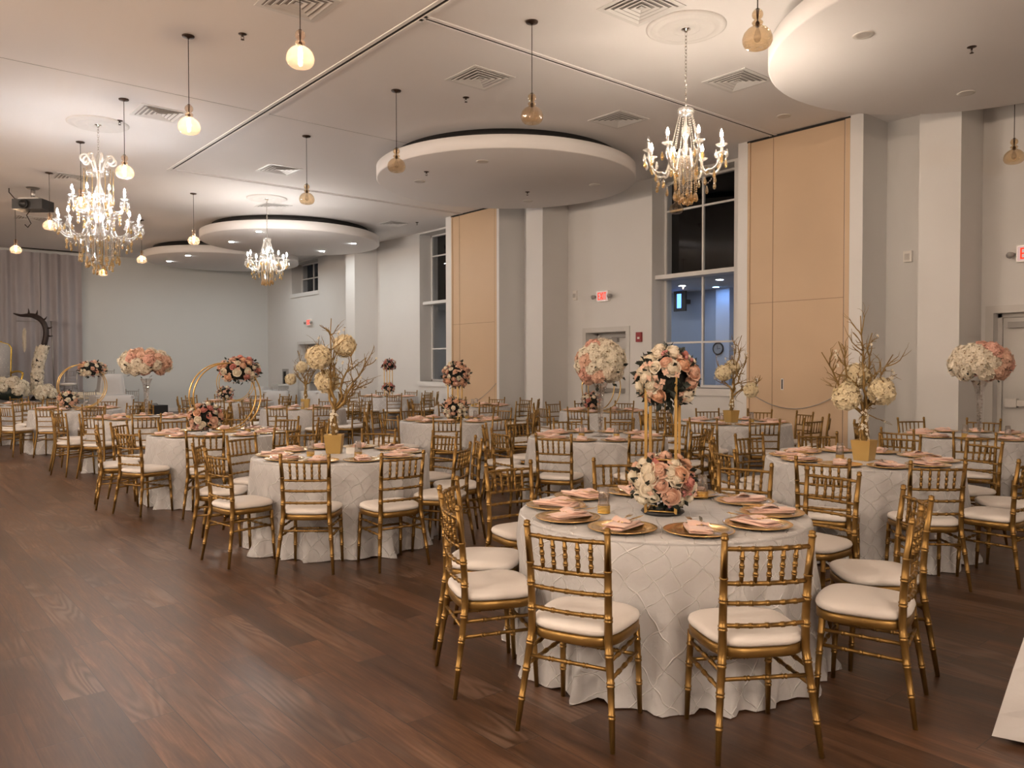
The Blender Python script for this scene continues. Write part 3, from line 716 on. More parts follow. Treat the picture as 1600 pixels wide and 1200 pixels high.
def seat_outline(k, z):
    o = []
    for i in range(40):
        a = 2*PI*i/40; c, s = math.cos(a), math.sin(a); e = .55
        x = .205*math.copysign(abs(c)**e, c); y = .195*math.copysign(abs(s)**e, s)
        x *= 1+.07*(y/.195)
        y += .012*(1-(x/.2)**2) if y > .1 else 0
        o.append((x*k, y*k+.005, z))
    return o
def chair_parts(hi):
    P = []; nr = 9 if hi else 5
    rings = (.15, .165, .29, .305, .42, .435, .585, .60, .71, .725, .82) if hi else ()
    for s in (-1, 1):
        p, r = bamboo(REAR, RRAD, rings, nr); m = MB().tube([(s*q.x, q.y, q.z) for q in p], r, nr)
        top = REAR[-1]; m.lathe([(.0125, -.004), (.0165, .002), (.0165, .007), (.012, .011), (.0145, .017), (.012, .024), (.0, .028)], 10 if hi else 6, (s*top[0], top[1], top[2]))
        P.append(('leg', m, 'gold'))
        f = [(s*.188, .186, 0), (s*.184, .176, .2), (s*.178, .163, .40)]
        p, r = bamboo(f, [.0105, .0140, .0155], (.33, .365, .60, .635, .84) if hi else (), nr); P.append(('leg', MB().tube(p, r, nr), 'gold'))
    P.append(('seat_frame', MB().loft([seat_outline(.97, .395), seat_outline(1., .40), seat_outline(1., .432), seat_outline(.97, .437)]), 'gold'))
    cu = []
    for k, z in ((.95, .437), (1.0, .445), (1.02, .456), (1.0, .470), (.93, .480), (.78, .486), (.5, .490), (.2, .492)): cu.append(seat_outline(k, z))
    P.append(('seat', MB().loft(cu), 'vinyl'))
    back = []
    for i, z in enumerate((.835, .695, .615, .525)):
        pts = rail_pts(z, .022, 8 if hi else 4); q, r = bamboo(pts, [.0095]*len(pts), (.15, .17, .30, .32, .49, .51, .68, .70, .83, .85) if hi else (), 8 if hi else 5)
        back.append(('top_rail' if i == 0 else 'rail', MB().tube(q, r, 8 if hi else 5)))
    for k in range(5):
        u = (k-2)*.31; xa, ya, _ = post_at(.695); xb, yb, _ = post_at(.835)
        a = (xa*u, ya-.022*(1-u*u), .70); b = (xb*u, yb-.022*(1-u*u), .83)
        q, r = bamboo([a, b], [.0085, .0085], (.20, .26, .47, .53, .74, .80) if hi else (), 7 if hi else 4); back.append(('spindle', MB().tube(q, r, 7 if hi else 4)))
    st = []
    def stc(a, b, c=(.27, .31, .48, .52, .69, .73)):
        q, r = bamboo([a, b], [.0085, .0085], c if hi else (), 7 if hi else 4); st.append(('stretcher', MB().tube(q, r, 7 if hi else 4)))
    for s in (-1, 1):
        for z in (.345, .275):
            x, y, _ = post_at(z); stc((s*x, y, z), (s*.181, .170, z+.005))
    x, y, _ = post_at(.315); stc((-x, y, .315), (x, y, .315)); stc((-.182, .173, .265), (.182, .173, .265))
    if hi: P += [(n, m, 'gold') for n, m in back+st]
    else:
        for nm, lst in (('backrest', back), ('stretcher_frame', st)):
            m = MB()
            for _, q in lst: m.add(q.v, q.f)
            P.append((nm, m, 'gold'))
    return [(n, m.mesh(n, M[k])) for n, m, k in P]
CH_HI, CH_LO = chair_parts(True), chair_parts(False)
def chair(parts, loc, face, label, group='gold chiavari chairs', mats=None, z=0.):
    """face = heading of the chair's front in degrees (0 = +X)"""
    t = thing('chiavari_chair', label, 'chair', (loc[0], loc[1], z), R_(face-90), group)
    for n, me in parts: obj(n, me, (mats if (mats and n != 'seat') else None), t)
    return t

# ------------------------------------------------------------------ place settings
def napkin_mesh(seed):
    """a long folded napkin: soft stacked layers, rolled at the diner's end, a pocket flap at the other"""
    r = random.Random(seed); mb = MB(); w = .105; nx = 10
    for lay, (z0, th, ya, yb) in enumerate(((.0, .007, -.118, .112), (.007, .008, -.122, .095), (.015, .008, -.114, .075))):
        rings = []; ph = r.uniform(0, 6); skew = r.uniform(-.12, .12)
        for i in range(nx+1):
            u = i/nx; x = -w/2+w*u; edge = 1-.55*abs(2*u-1)**3
            def P(y, z):
                puff = .006*math.sin(9*y+ph+2*u)+.004*math.sin(23*y+ph*2-3*u)
                return (x*(1+.10*math.sin(12*y+ph))+skew*y*.35, y+.006*math.sin(5*u+ph), max(.001, z+(puff if z > z0+th*.4 else puff*.3*(lay > 0))))
            prof = [(yb, z0), (yb*.3, z0), (ya*.4, z0), (ya+.008, z0+.001), (ya, z0+th*.35), (ya-.003, z0+th*.75), (ya+.007, z0+th*edge)]
            prof += [(ya*.5, z0+(th+.005)*edge), (ya*.05, z0+(th+.004)*edge), (yb*.5, z0+th*edge), (yb, z0+th*.6)]
            rings.append([P(y, z) for y, z in prof])
        mb.loft(rings)
    fl = []
    for i in range(9):
        u = i/8; row = []
        for j in range(6):
            v = j/5; row.append((-w/2*.95+w*.95*u, -.035+.115*v*(1-.62*u)+.006*math.sin(5*u+seed), .026+.016*math.sin(PI*min(1, v*1.1))*(1-.45*u)+.004*math.sin(8*u+3*v+seed)))
        fl.append(row)
    mb.add([p for row in fl for p in row], [(i*6+j, i*6+j+1, (i+1)*6+j+1, (i+1)*6+j) for i in range(8) for j in range(5)])
    return mb.mesh('napkin', M['napkin'])
NAPS = [napkin_mesh(s) for s in (1, 2, 3)]
CHARGER = MB().lathe([(0, .004), (.10, .004), (.108, .007), (.116, .011), (.150, .015), (.163, .0185), (.166, .017), (.165, .0145), (.150, .010), (.118, .004), (.108, .0), (0, 0)], 48).mesh('charger_plate', M['charger'])
def fork_mesh():
    m = MB(); m.tube([(0, -.09, .002), (0, -.02, .004), (0, .03, .003), (0, .045, .002)], [.0045, .003, .0028, .006], 6, flat=.5)
    m.box((0, .056, .002), (.022, .020, .002))
    for x in (-.009, -.003, .003, .009): m.tube([(x, .065, .002), (x, .085, .001), (x*.95, .10, .004)], [.0016, .0014, .0009], 5)
    return m.mesh('dinner_fork', M['cutlery'])
def spoon_mesh():
    m = MB(); m.tube([(0, -.09, .002), (0, -.02, .004), (0, .04, .003)], [.0045, .003, .003], 6, flat=.5); m.ball((0, .07, .003), (.018, .030, .004), 12, 6)
    return m.mesh('table_spoon', M['cutlery'])
def knife_mesh():
    m = MB(); m.tube([(0, -.09, .003), (0, .0, .003)], [.006, .004], 6, flat=.6); m.loft([[(-.006, 0, .002), (.008, 0, .002), (.008, 0, .004), (-.006, 0, .004)], [(-.006, .07, .002), (.009, .07, .002), (.009, .07, .004), (-.006, .07, .004)], [(-.005, .11, .002), (-.001, .11, .002), (-.001, .11, .003), (-.005, .11, .003)]], smooth=False)
    return m.mesh('table_knife', M['cutlery'])
FORK, SPOON, KNIFE = fork_mesh(), spoon_mesh(), knife_mesh()
GL_BOWL = MB().lathe([(.0, .012), (.032, .012), (.0335, .02), (.032, .05), (.028, .10), (.0255, .138), (.0245, .138), (.027, .10), (.031, .05), (.0325, .022)], 20).mesh('bowl', M['clear'])
gb = MB()
for z0, z1 in ((.0, .008), (.011, .016), (.019, .024), (.027, .032), (.035, .040)): gb.lathe([(0.030, z0), (.0345, z0), (.0343, z1), (.030, z1)], 20)
gb.lathe([(0, .002), (.0315, .002), (.0315, .022), (0, .022)], 16)
GL_BASE = gb.mesh('gold_banded_base', M['goldliq'])
HOURS = ['twelve', 'one', 'two', 'three', 'four', 'five', 'six', 'seven', 'eight', 'nine', 'ten', 'eleven']
def clock(dx, dy):
    rt = dx*math.cos(YAW)-dy*math.sin(YAW); fw = dx*math.sin(YAW)+dy*math.cos(YAW)
    h = round((math.degrees(math.atan2(rt, fw)) % 360)/15) % 24
    return f"{HOURS[h//2]} o'clock" if h % 2 == 0 else f'half past {HOURS[h//2]}'

# ------------------------------------------------------------------ table cloths
def cloth_mesh(chairs, seed, R=.765, zt=.762):
    r = random.Random(seed); n = 144; mb = MB(); mb.uv = []
    fr = [(r.uniform(.4, 1.), k, r.uniform(0, 6.28)) for k in (9, 13, 17, 22, 29)]
    def wav(a): return sum(q*math.sin(k*a+p) for q, k, p in fr)/2.2
    lim = []
    for ang, rs, tn in chairs:
        for s in (-1, 1):
            tc, ts = math.cos(R_(tn)), math.sin(R_(tn)); lx, ly = rs-.183*tc-s*.186*ts, -.183*ts+s*.186*tc; lim.append((R_(ang)+math.atan2(ly, lx), math.hypot(lx, ly)-.024, .040, .105, .46))
        lim.append((R_(ang), rs-.222, .19, .28, .53, .36)); lim.append((R_(ang), rs-.197, .18, .26, .40, .25))
    rows = [('top', q, zt) for q in (.001, .25, .5, .68, .74)]+[('edge', .758, zt-.001), ('edge', .766, zt-.008)]
    zs = [.745, .70, .64, .58, .52, .46, .40, .34, .27, .20, .13, .07, .03, .006]
    vs = []; uv = []
    for kind, q, z in rows:
        for k in range(n+1):
            a = 2*PI*k/n; vs.append((q*math.cos(a), q*math.sin(a), z)); uv.append((q*math.cos(a)+3, q*math.sin(a)+3))
    arc = 0
    for i, z in enumerate(zs):
        t = (zt-z)/zt
        for k in range(n+1):
            a = 2*PI*k/n; w = wav(a+.25*t)
            rr = R+.004+t**1.1*(.055+.062*w)+(.018*max(0, w) if z < .05 else 0)
            for la, lr, h0, h1, zmax, *zm in lim:
                if zm and z < zm[0]-.06: continue
                d = abs((a-la+PI) % (2*PI)-PI)*rr
                if d < h1 and lr < rr and z < zmax+.1:
                    f = 1 if d < h0 else 1-(d-h0)/(h1-h0); f = f*f*(3-2*f)
                    f *= min(1, max(0, (zmax+.1-z)/.1))*(min(1, max(0, (z-zm[0]+.06)/.06)) if zm else 1); rr += (lr-rr)*f
            zz = z if i < len(zs)-1 else .004+.012*max(0, -w)
            vs.append((rr*math.cos(a), rr*math.sin(a), zz)); uv.append((a*.78, z+.1))
    m = len(rows)+len(zs); fs = [(i*(n+1)+k, (i+1)*(n+1)+k, (i+1)*(n+1)+k+1, i*(n+1)+k+1) for i in range(m-1) for k in range(n)]
    mb.add(vs, fs); mb.uv = uv
    return mb

TOPZ = .764
TABLES = {}
def table(key, c, tname, chairs, hi, glasses=(), setting=True, cutlery=False, cs=None):
    """chairs: list of (angle, distance of the seat from the table centre, turn)"""
    TABLES[key] = c
    t = thing('round_table', 'round table draped in white pintuck cloth, '+tname[4:], 'table', (c[0], c[1], 0), 0, 'white draped round tables')
    obj('tablecloth', cloth_mesh(chairs, hash(key) % 999 if False else sum(map(ord, key))), M['cloth'], t)
    obj('tabletop', MB().lathe([(0, .73), (.748, .73), (.748, .755), (0, .755)], 48), M['plaincloth'], t)
    n = len(chairs); order = sorted(range(n), key=lambda i: chairs[i][0] % 360)
    off = [(chairs[i][0] % 360)-360/n*k for k, i in enumerate(order)]; off = sum(off)/n; pl = {i: off+360/n*k for k, i in enumerate(order)}
    for ci, (a, r, turn) in enumerate(chairs):
        dx, dy = math.cos(R_(a)), math.sin(R_(a)); ck = clock(dx, dy)
        chair(CH_HI if hi else CH_LO, (c[0]+r*dx, c[1]+r*dy), a+180+turn, f'gold chiavari chair at {ck} of {tname}')
        if not setting: continue
        a = pl[ci]; dx, dy = math.cos(R_(a)), math.sin(R_(a)); ck = clock(dx, dy)
        px, py = c[0]+.575*dx, c[1]+.575*dy
        p = obj('charger_plate', CHARGER, None, None, (px, py, TOPZ)); tag(p, f'gold charger plate at {ck} on {tname}', 'plate', 'gold charger plates')
        j = rnd.uniform(-.25, .25); rz = R_(a+90)+j
        nk = obj('napkin', NAPS[rnd.randrange(3)], None, None, (px-.012*dx, py-.012*dy, TOPZ+.0145), (0, 0, rz))
        tag(nk, f'blush napkin at {ck} on {tname}', 'napkin', 'folded blush napkins')
        if cutlery:
            for me, nm, wd, ox, dr in ((FORK, 'dinner_fork', 'fork', -.018, .10), (KNIFE, 'table_knife', 'knife', .022, -.12)):
                q = Vector((ox, .05, .036)); q.rotate(Euler((0, 0, rz)))
                k = obj(nm, me, None, None, (nk.location.x+q.x, nk.location.y+q.y, TOPZ+.0055+q.z), (R_(1.5), 0, rz+dr))
                tag(k, f'gold {wd} at {ck} on {tname}', wd, f'gold {nm.split("_")[1]}s in napkins')
    for gx, gy in glasses:
        g = thing('glass_tumbler', f'gold-banded tumbler at {clock(gx-c[0], gy-c[1])} on {tname}', 'glass', (gx, gy, TOPZ), 0, 'gold banded tumblers')
        obj('bowl', GL_BOWL, None, g); obj('gold_banded_base', GL_BASE, None, g)
def ring10(a0, n=10, r=1.03, jit=3):
    return [(a0+360/n*k+rnd.uniform(-jit, jit), r+rnd.uniform(-.02, .07), rnd.uniform(-7, 7)) for k in range(n)]
def fixed(lst, r=1.03): return [(a[0], a[1], a[2] if len(a) > 2 else rnd.uniform(-5, 5)) if isinstance(a, tuple) else (a, r+rnd.uniform(-.02, .05), rnd.uniform(-7, 7)) for a in lst]
table('T1', (3.352, 2.754), 'the front table with the tall rose stand',
      fixed([(-160, .975, 2), (-120, 1.0, -2), (-77, 1.05, 4), (-46, 1.12, 0), (-10, 1.22, 5), (15, 1.16, 0), (52, 1.15, 0), (87, 1.20, -4), (129, .99, 0), (161, .985, -4)]), True,
      ((3.066, 2.906), (3.864, 2.862)), cutlery=True)
table('T2', (3.34, 6.37), 'the tall gold-tree table beside the open floor',
      fixed([(-131, .96, 0), (-96, 1.02, 3), (-60, .98, 4), (-28, 1.04), (8, 1.05), (45, 1.05), (79, 1.05), (111, 1.05), (146, 1.03, 2), (-172, .97, 0)]), True,
      ((3.07, 6.42), (3.36, 6.10)), cutlery=True)
table('T3', (6.51, 3.21), 'the gold-tree table before the white column', fixed([-166, -130, -96, -61, -26, 10, 46, 82, 118, 154]), True, ((6.33, 3.30),), cutlery=True)
table('T5', (6.36, 6.13), 'the hydrangea table before the single exit door', fixed([-156, -114, -80, -40, -4, 30, 62, 98, 132, 168]), True, ((6.19, 6.205), (6.432, 5.91)))
table('T12', (3.30, 9.33), 'the large gold-ring table beside the open floor', fixed([(-157, 1.0, 0), -115, -76, -42, -8, 28, 62, 98, 133, 168]), True, ((3.62, 9.25),))
table('T13', (3.43, 12.87), 'the hydrangea table before the bare back wall', fixed([-170, -138, -104, -68, -32, 4, 40, 76, 112, 150]), False, ((3.22, 12.95),))
table('T14', (3.19, 16.41), 'the gold-ring table near the horn arch', ring10(-160), False, ((3.42, 16.72),))
table('T8', (6.71, 9.37), "the rose-stand table in the hall's middle", fixed([-130, -92, -56, -20, 16, 52, 88, 122, 156, -168]), False, ((6.95, 9.15), (7.1, 9.55)))
table('T4', (9.59, 3.44), 'the hydrangea table before the push-bar door', fixed([165, -161, -127, -92, -56, -20, 16, 54, 92, 129]), False, ((9.35, 3.45), (9.50, 3.08)))
table('T7', (9.39, 6.44), 'the small gold-tree table below the tall window', fixed([-162, -127, -92, -56, -20, 16, 52, 88, 124, 160]), False, ((9.2, 6.5), (9.62, 6.3)))
table('T6', (10.06, 9.54), 'the gold-ring table under the EXIT sign', ring10(-156), False, ())
table('T10', (9.45, 12.50), 'the bare-centred table before the smaller partition', ring10(-150), False, ((9.35, 12.4), (9.6, 12.6)))
table('T11', (6.46, 13.79), 'the gold-tree table toward the double doors', ring10(-136), False, ((6.35, 13.6),))
table('T15', (6.64, 17.51), 'the gold-ring table in the far middle', ring10(-128), False, ())
table('T9', (10.65, 17.73), 'the dark rose-stand table by the far window', ring10(-148), False, ())
table('T16', (2.35, 17.9+1.2), 'the table before the throne', ring10(-110), False, ())

t = thing('table_card', 'small white table card by the gold box of the tall tree', 'card', (3.43, 6.36, TOPZ), 0, None)
obj('face', MB().box((0, -.012, .028), (.10, .003, .056), -YAW), M['lampwhite'], t); obj('back_leaf', MB().box((.02, .015, .026), (.10, .003, .052), -YAW), M['lampwhite'], t)
# ------------------------------------------------------------------ flowers
def rose_mesh():
    """a full rose: petals wrapped in a spiral round a closed bud, the outer ones opening"""
    mb = MB(); r = random.Random(3)
    for n, R, zt, ph, tip in ((2, .0065, .035, 0., .55), (3, .0125, .0345, .5, .72), (3, .019, .0325, 1.3, .85), (4, .026, .028, .2, .98), (4, .0335, .021, .9, 1.08), (5, .041, .010, .3, 1.16)):
        for k in range(n):
            a0 = ph+2*PI*k/n+r.uniform(-.1, .1); hw = PI/n*1.45; row = []
            for j in range(6):
                v = j/5; prof = .35+.65*math.sin(min(1, v*1.25)*PI/2); prof += (tip-1)*max(0, (v-.6)/.4)**1.5
                for i in range(7):
                    u = i/3-1; a = a0+u*hw; q = R*prof*(1+.085*u)
                    z = -.014+(zt+.014)*v-.16*(zt+.014)*(u*u)*v-(.006*max(0, v-.75)/.25 if tip > 1 else 0)
                    row.append((q*math.cos(a), q*math.sin(a), z))
            mb.add(row, [(j*7+i, j*7+i+1, (j+1)*7+i+1, (j+1)*7+i) for j in range(5) for i in range(6)])
    mb.ball((0, 0, .0), (.031, .031, .0305), 12, 8)
    mb.lathe([(0, -.02), (.018, -.018), (.03, -.010)], 8)
    return mb.mesh('rose', M['ivory'])
ROSE = rose_mesh()
def floret(mb, p, nrm, s, r):
    q = Vector((0, 0, 1)).rotation_difference(nrm); a0 = r.uniform(0, 6.28)
    for k in range(4):
        a = a0+k*PI/2; c, sn = math.cos(a), math.sin(a); c2, s2 = -sn, c
        loc = [(0, 0, 0), (.5*c+.42*c2, .5*sn+.42*s2, .18), (1.*c, 1.*sn, .10+r.uniform(-.1, .2)), (.5*c-.42*c2, .5*sn-.42*s2, .18)]
        mb.add([p+q @ Vector(v)*s for v in loc], [(0, 1, 2, 3)], False)
def fib(n, i):
    z = 1-2*(i+.5)/n; a = i*2.39996; q = math.sqrt(max(0, 1-z*z)); return Vector((q*math.cos(a), q*math.sin(a), z))
def floret_ball(name, mat, n, rad, s, seed, dome=False, core=.82):
    r = random.Random(seed); mb = MB()
    for i in range(n):
        d = fib(n, i)
        if dome and d.z < -.25: continue
        d = (d+Vector((r.uniform(-.1, .1), r.uniform(-.1, .1), r.uniform(-.1, .1)))).normalized()
        floret(mb, d*rad*r.uniform(.88, 1.05), (d+Vector((r.gauss(0, .28), r.gauss(0, .28), r.gauss(0, .28)))).normalized(), s*r.uniform(.8, 1.25), r)
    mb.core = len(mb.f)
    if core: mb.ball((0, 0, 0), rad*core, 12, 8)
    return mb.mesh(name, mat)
HYD = floret_ball('hydrangea_flower', M['cream'], 95, .10, .034, 5, core=.84)
BALL = floret_ball('flower_ball', M['ballcream'], 230, .103, .024, 6, core=.88)
def leaf_mesh(n, rad, seed, s=.045, inner=.55):
    r = random.Random(seed); mb = MB()
    for i in range(n):
        d = fib(n, i); p = d*rad*r.uniform(inner, 1.0); t = (d+Vector((r.uniform(-.8, .8), r.uniform(-.8, .8), r.uniform(-.8, .8)))).normalized()
        b = t.orthogonal().normalized(); b.rotate(Quaternion(t, r.uniform(0, 6.28))); L = s*r.uniform(.8, 1.4); c = t.cross(b)*.25
        mb.add([p, p+t*L*.5+b*L*.30+c*L*.3, p+t*L, p+t*L*.5-b*L*.30+c*L*.3], [(0, 1, 2, 3)], False)
    return mb
def berry_mesh(n, rad, seed, sz=.010):
    r = random.Random(seed); mb = MB()
    for i in range(n):
        d = Vector((r.gauss(0, 1), r.gauss(0, 1), r.gauss(0, 1))).normalized()
        for k in range(5):
            p = d*rad*r.uniform(.9, 1.05)+Vector((r.uniform(-.02, .02), r.uniform(-.02, .02), r.uniform(-.02, .02)))
            mb.ball(p, sz*r.uniform(.7, 1.1), 6, 4)
    return mb
PAL = ['ivory', 'ivory', 'cream', 'blush', 'blush', 'peach', 'pink']
VIEW = Vector((-math.sin(YAW), -math.cos(YAW), 0))   # towards the camera side of the hall
def rose_cluster(t, c, rad, n, seed, pal=PAL, dark=None, squash=(1, 1, 1), rs=1., zmin=-.75, sprays=True, bottom_pale=False):
    """a ball of single roses over dark foliage; dark = direction of a patch left to the leaves"""
    r = random.Random(seed); c = Vector(c)
    obj('foliage_core', MB().ball((0, 0, 0), (rad*.72*squash[0], rad*.72*squash[1], rad*.72*squash[2]), 14, 9), M['foam'], t, c)
    lf = leaf_mesh(int(n*4), rad*1.0, seed, .045); lf.v = [(x, y, max(z, (.006-c.z)/squash[2])) for x, y, z in lf.v]
    obj('leaf_foliage', lf, M['leaf'], t, c, None, squash)
    for i in range(n):
        d = fib(n, i); d = (d+Vector((r.uniform(-.16, .16), r.uniform(-.16, .16), r.uniform(-.16, .16)))).normalized()
        if d.z < zmin: continue
        if dark is not None and d.dot(dark) > .78: continue
        p = Vector((d.x*squash[0], d.y*squash[1], d.z*squash[2]))*rad*r.uniform(.84, .98)
        if c.z+p.z < .035: continue
        m = r.choice(pal)
        if bottom_pale and d.z < -.15: m = r.choice(['ivory', 'cream', 'cream', 'blush'])
        q = Vector((0, 0, 1)).rotation_difference((d+Vector((r.uniform(-.25, .25), r.uniform(-.25, .25), r.uniform(-.1, .3)))).normalized())
        obj('rose', ROSE, M[m], t, c+p, q, rs*r.uniform(.72, 1.1))
    if sprays:
        obj('berry_foliage', berry_mesh(9, rad*.96, seed+2), M['mauve'], t, c, None, squash)
        k = MB(); rr = random.Random(seed+5)
        for i in range(46):
            d = Vector((rr.gauss(0, 1), rr.gauss(0, 1), rr.gauss(0, 1))).normalized(); floret(k, d*rad*rr.uniform(.92, 1.08), d, .02, rr)
        obj('filler_flower', k, M['blush'], t, c, None, squash)
def stand(t, z0, z1, w, th=.007, rz=.25):
    f = MB(); P = []
    for a, b in ((-1, -1), (1, -1), (1, 1), (-1, 1)):
        x, y = a*w/2, b*w/2; P.append((x*math.cos(rz)-y*math.sin(rz), x*math.sin(rz)+y*math.cos(rz)))
    for x, y in P: obj('post', MB().box((x, y, (z0+z1)/2), (2*th, 2*th, z1-z0), rz), M['goldmetal'], t)
    for zz in (z0+.01, (z0*.62+z1*.38), z1-.01):
        b = MB()
        for i in range(4): b.tube([(*P[i], zz), (*P[(i+1) % 4], zz)], th*.8, 4)
        obj('crossbar', b, M['goldmetal'], t)
def rose_stand(c, label, low, top, nl, nt, seed, pal=PAL, w=.155, rz=.55, zt=None, patch=True):
    t = thing('rose_centrepiece', label, 'centrepiece', (c[0], c[1], TOPZ), 0, 'rose centrepieces')
    obj('tray', MB().lathe([(0, 0), (.10, 0), (.115, .012), (.11, .02), (0, .02)], 24), M['blackp'], t)
    stand(t, .012, (zt or top[0]+.03)-TOPZ, w, rz=rz)
    rose_cluster(t, (0, 0, low[0]-TOPZ), low[1], nl, seed, pal, None, (1, 1, low[2]), zmin=-.8, bottom_pale=True)
    dk = None
    if patch: dk = (VIEW+Vector((0, 0, -.35))+Vector((.25*math.cos(YAW), -.25*math.sin(YAW), 0))).normalized()
    rose_cluster(t, (.02*math.cos(YAW), -.02*math.sin(YAW), top[0]-TOPZ), top[1], nt, seed+9, pal, dk, (1, 1, top[2]))
rose_stand((3.30, 2.70), 'tall gold stand with two rose balls on the front table', (.935, .165, .86), (1.487, .155, 1.02), 62, 70, 21)
rose_stand((6.72, 9.33), 'gold stand with two blush rose balls in the middle of the hall', (.95, .175, .9), (1.42, .20, 1.0), 44, 52, 33, ['blush', 'peach', 'ivory', 'blush', 'cream'], patch=False)
rose_stand((10.65, 17.73), 'small far gold stand with two dark rose clusters by the window', (.98, .17, .9), (1.58, .19, .9), 16, 18, 45, ['pink', 'mauve', 'mauve', 'blush'], patch=False)
def ring_piece(c, label, seed, side=-1, pal=PAL, upper=True, rs=1.):
    t = thing('ring_centrepiece', label, 'centrepiece', (c[0], c[1], TOPZ), 0, 'gold ring centrepieces')
    for s in (-.075, .075):
        ring = [(.40*math.cos(2*PI*i/48), s, .423+.40*math.sin(2*PI*i/48)) for i in range(48)]
        obj('ring', MB().tube(ring, .0085, 7, closed=True), M['goldmetal'], t)
    obj('base_plate', MB().box((0, 0, .006), (.30, .22, .012)), M['goldmetal'], t)
    rose_cluster(t, (side*.24, 0, .185), .17, int(38*rs), seed, pal, None, (1.1, .95, .95))
    if upper: rose_cluster(t, (-side*.17, 0, .74), .20, int(48*rs), seed+4, pal, None, (1.25, .9, .8))
ring_piece((3.42, 9.42), 'large double gold ring with rose clusters beside the open floor', 51)
ring_piece((3.28, 16.35), 'double gold ring with pale rose clusters near the horn arch', 61, pal=['ivory', 'ivory', 'blush', 'cream', 'peach'], rs=.8)
ring_piece((9.96, 9.50), 'gold ring with dusty roses under the EXIT sign', 71, pal=['blush', 'peach', 'pink', 'ivory'], rs=.7)
ring_piece((6.62, 17.6), 'far gold ring with dark roses behind the large gold ring', 81, rs=.6)
# tall glass trumpet vases with hydrangeas
VASE = [(0, .0), (.095, .0), (.10, .006), (.07, .014), (.02, .03), (.016, .05), (.024, .10), (.030, .25), (.040, .42), (.055, .52), (.085, .585), (.09, .59)]
def hydrangea(c, label, w, h, cz, vh, seed, pinkside):
    t = thing('hydrangea_centrepiece', label, 'centrepiece', (c[0], c[1], TOPZ), 0, 'hydrangea vase centrepieces')
    k = vh/.59
    obj('glass_vase', MB().lathe([(r, z*k) for r, z in VASE], 24), M['clear'], t)
    cr = MB(); r = random.Random(seed)
    for i in range(70):
        z = r.uniform(.06, .50); q = .012+.022*z/.5; a = r.uniform(0, 6.28)
        cr.ball((q*.8*math.cos(a), q*.8*math.sin(a), z*k), r.uniform(.006, .011), 5, 4)
    obj('glass_filler_bead', cr, M['crystal'], t)
    obj('stem_bundle', MB().tube([(0, 0, .08), (.006, 0, .3*k), (0, 0, vh)], .006, 6), M['crystal'], t)
    c0 = Vector((0, 0, cz-TOPZ)); n = 40
    obj('foliage_core', MB().ball((0, 0, 0), (w*.33, w*.33, h*.33), 12, 8), M['leaf'], t, c0)
    obj('leaf_foliage', leaf_mesh(26, 1., seed, .06/w*2, .9), M['leaf'], t, c0-Vector((0, 0, h*.12)), None, (w*.5, w*.5, h*.42))
    for i in range(n):
        d = fib(n, i)
        if d.z < -.8: continue
        p = Vector((d.x*(w/2-.065), d.y*(w/2-.065), d.z*(h/2-.06)))
        rt = d.x*math.cos(YAW)-d.y*math.sin(YAW)
        pk = pinkside(rt, d.z, r)
        obj('hydrangea_flower', HYD, M[pk], t, c0+p, Vector((0, 0, 1)).rotation_difference(d), r.uniform(.68, .92))
hydrangea((6.38, 6.10), 'tall glass vase of cream and pink hydrangeas before the exit door', .54, .50, 1.575, .60, 91, lambda x, z, r: r.choice(['coral', 'blush', 'cream']) if x < .05 else r.choice(['cream', 'cream', 'ivory']))
hydrangea((3.45, 12.83), 'tall glass vase of wide pink hydrangeas before the back wall', .72, .42, 1.60, .60, 92, lambda x, z, r: 'cream' if x < -.45 else r.choice(['blush', 'ivory', 'ivory', 'blush', 'coral']) if x < .6 else r.choice(['ivory', 'blush']))
hydrangea((9.50, 3.36), 'tall glass vase of hydrangeas before the push-bar door', .60, .42, 1.58, .62, 93, lambda x, z, r: r.choice(['cream', 'ivory', 'ivory']) if x < .1 else r.choice(['coral', 'blush', 'coral']))

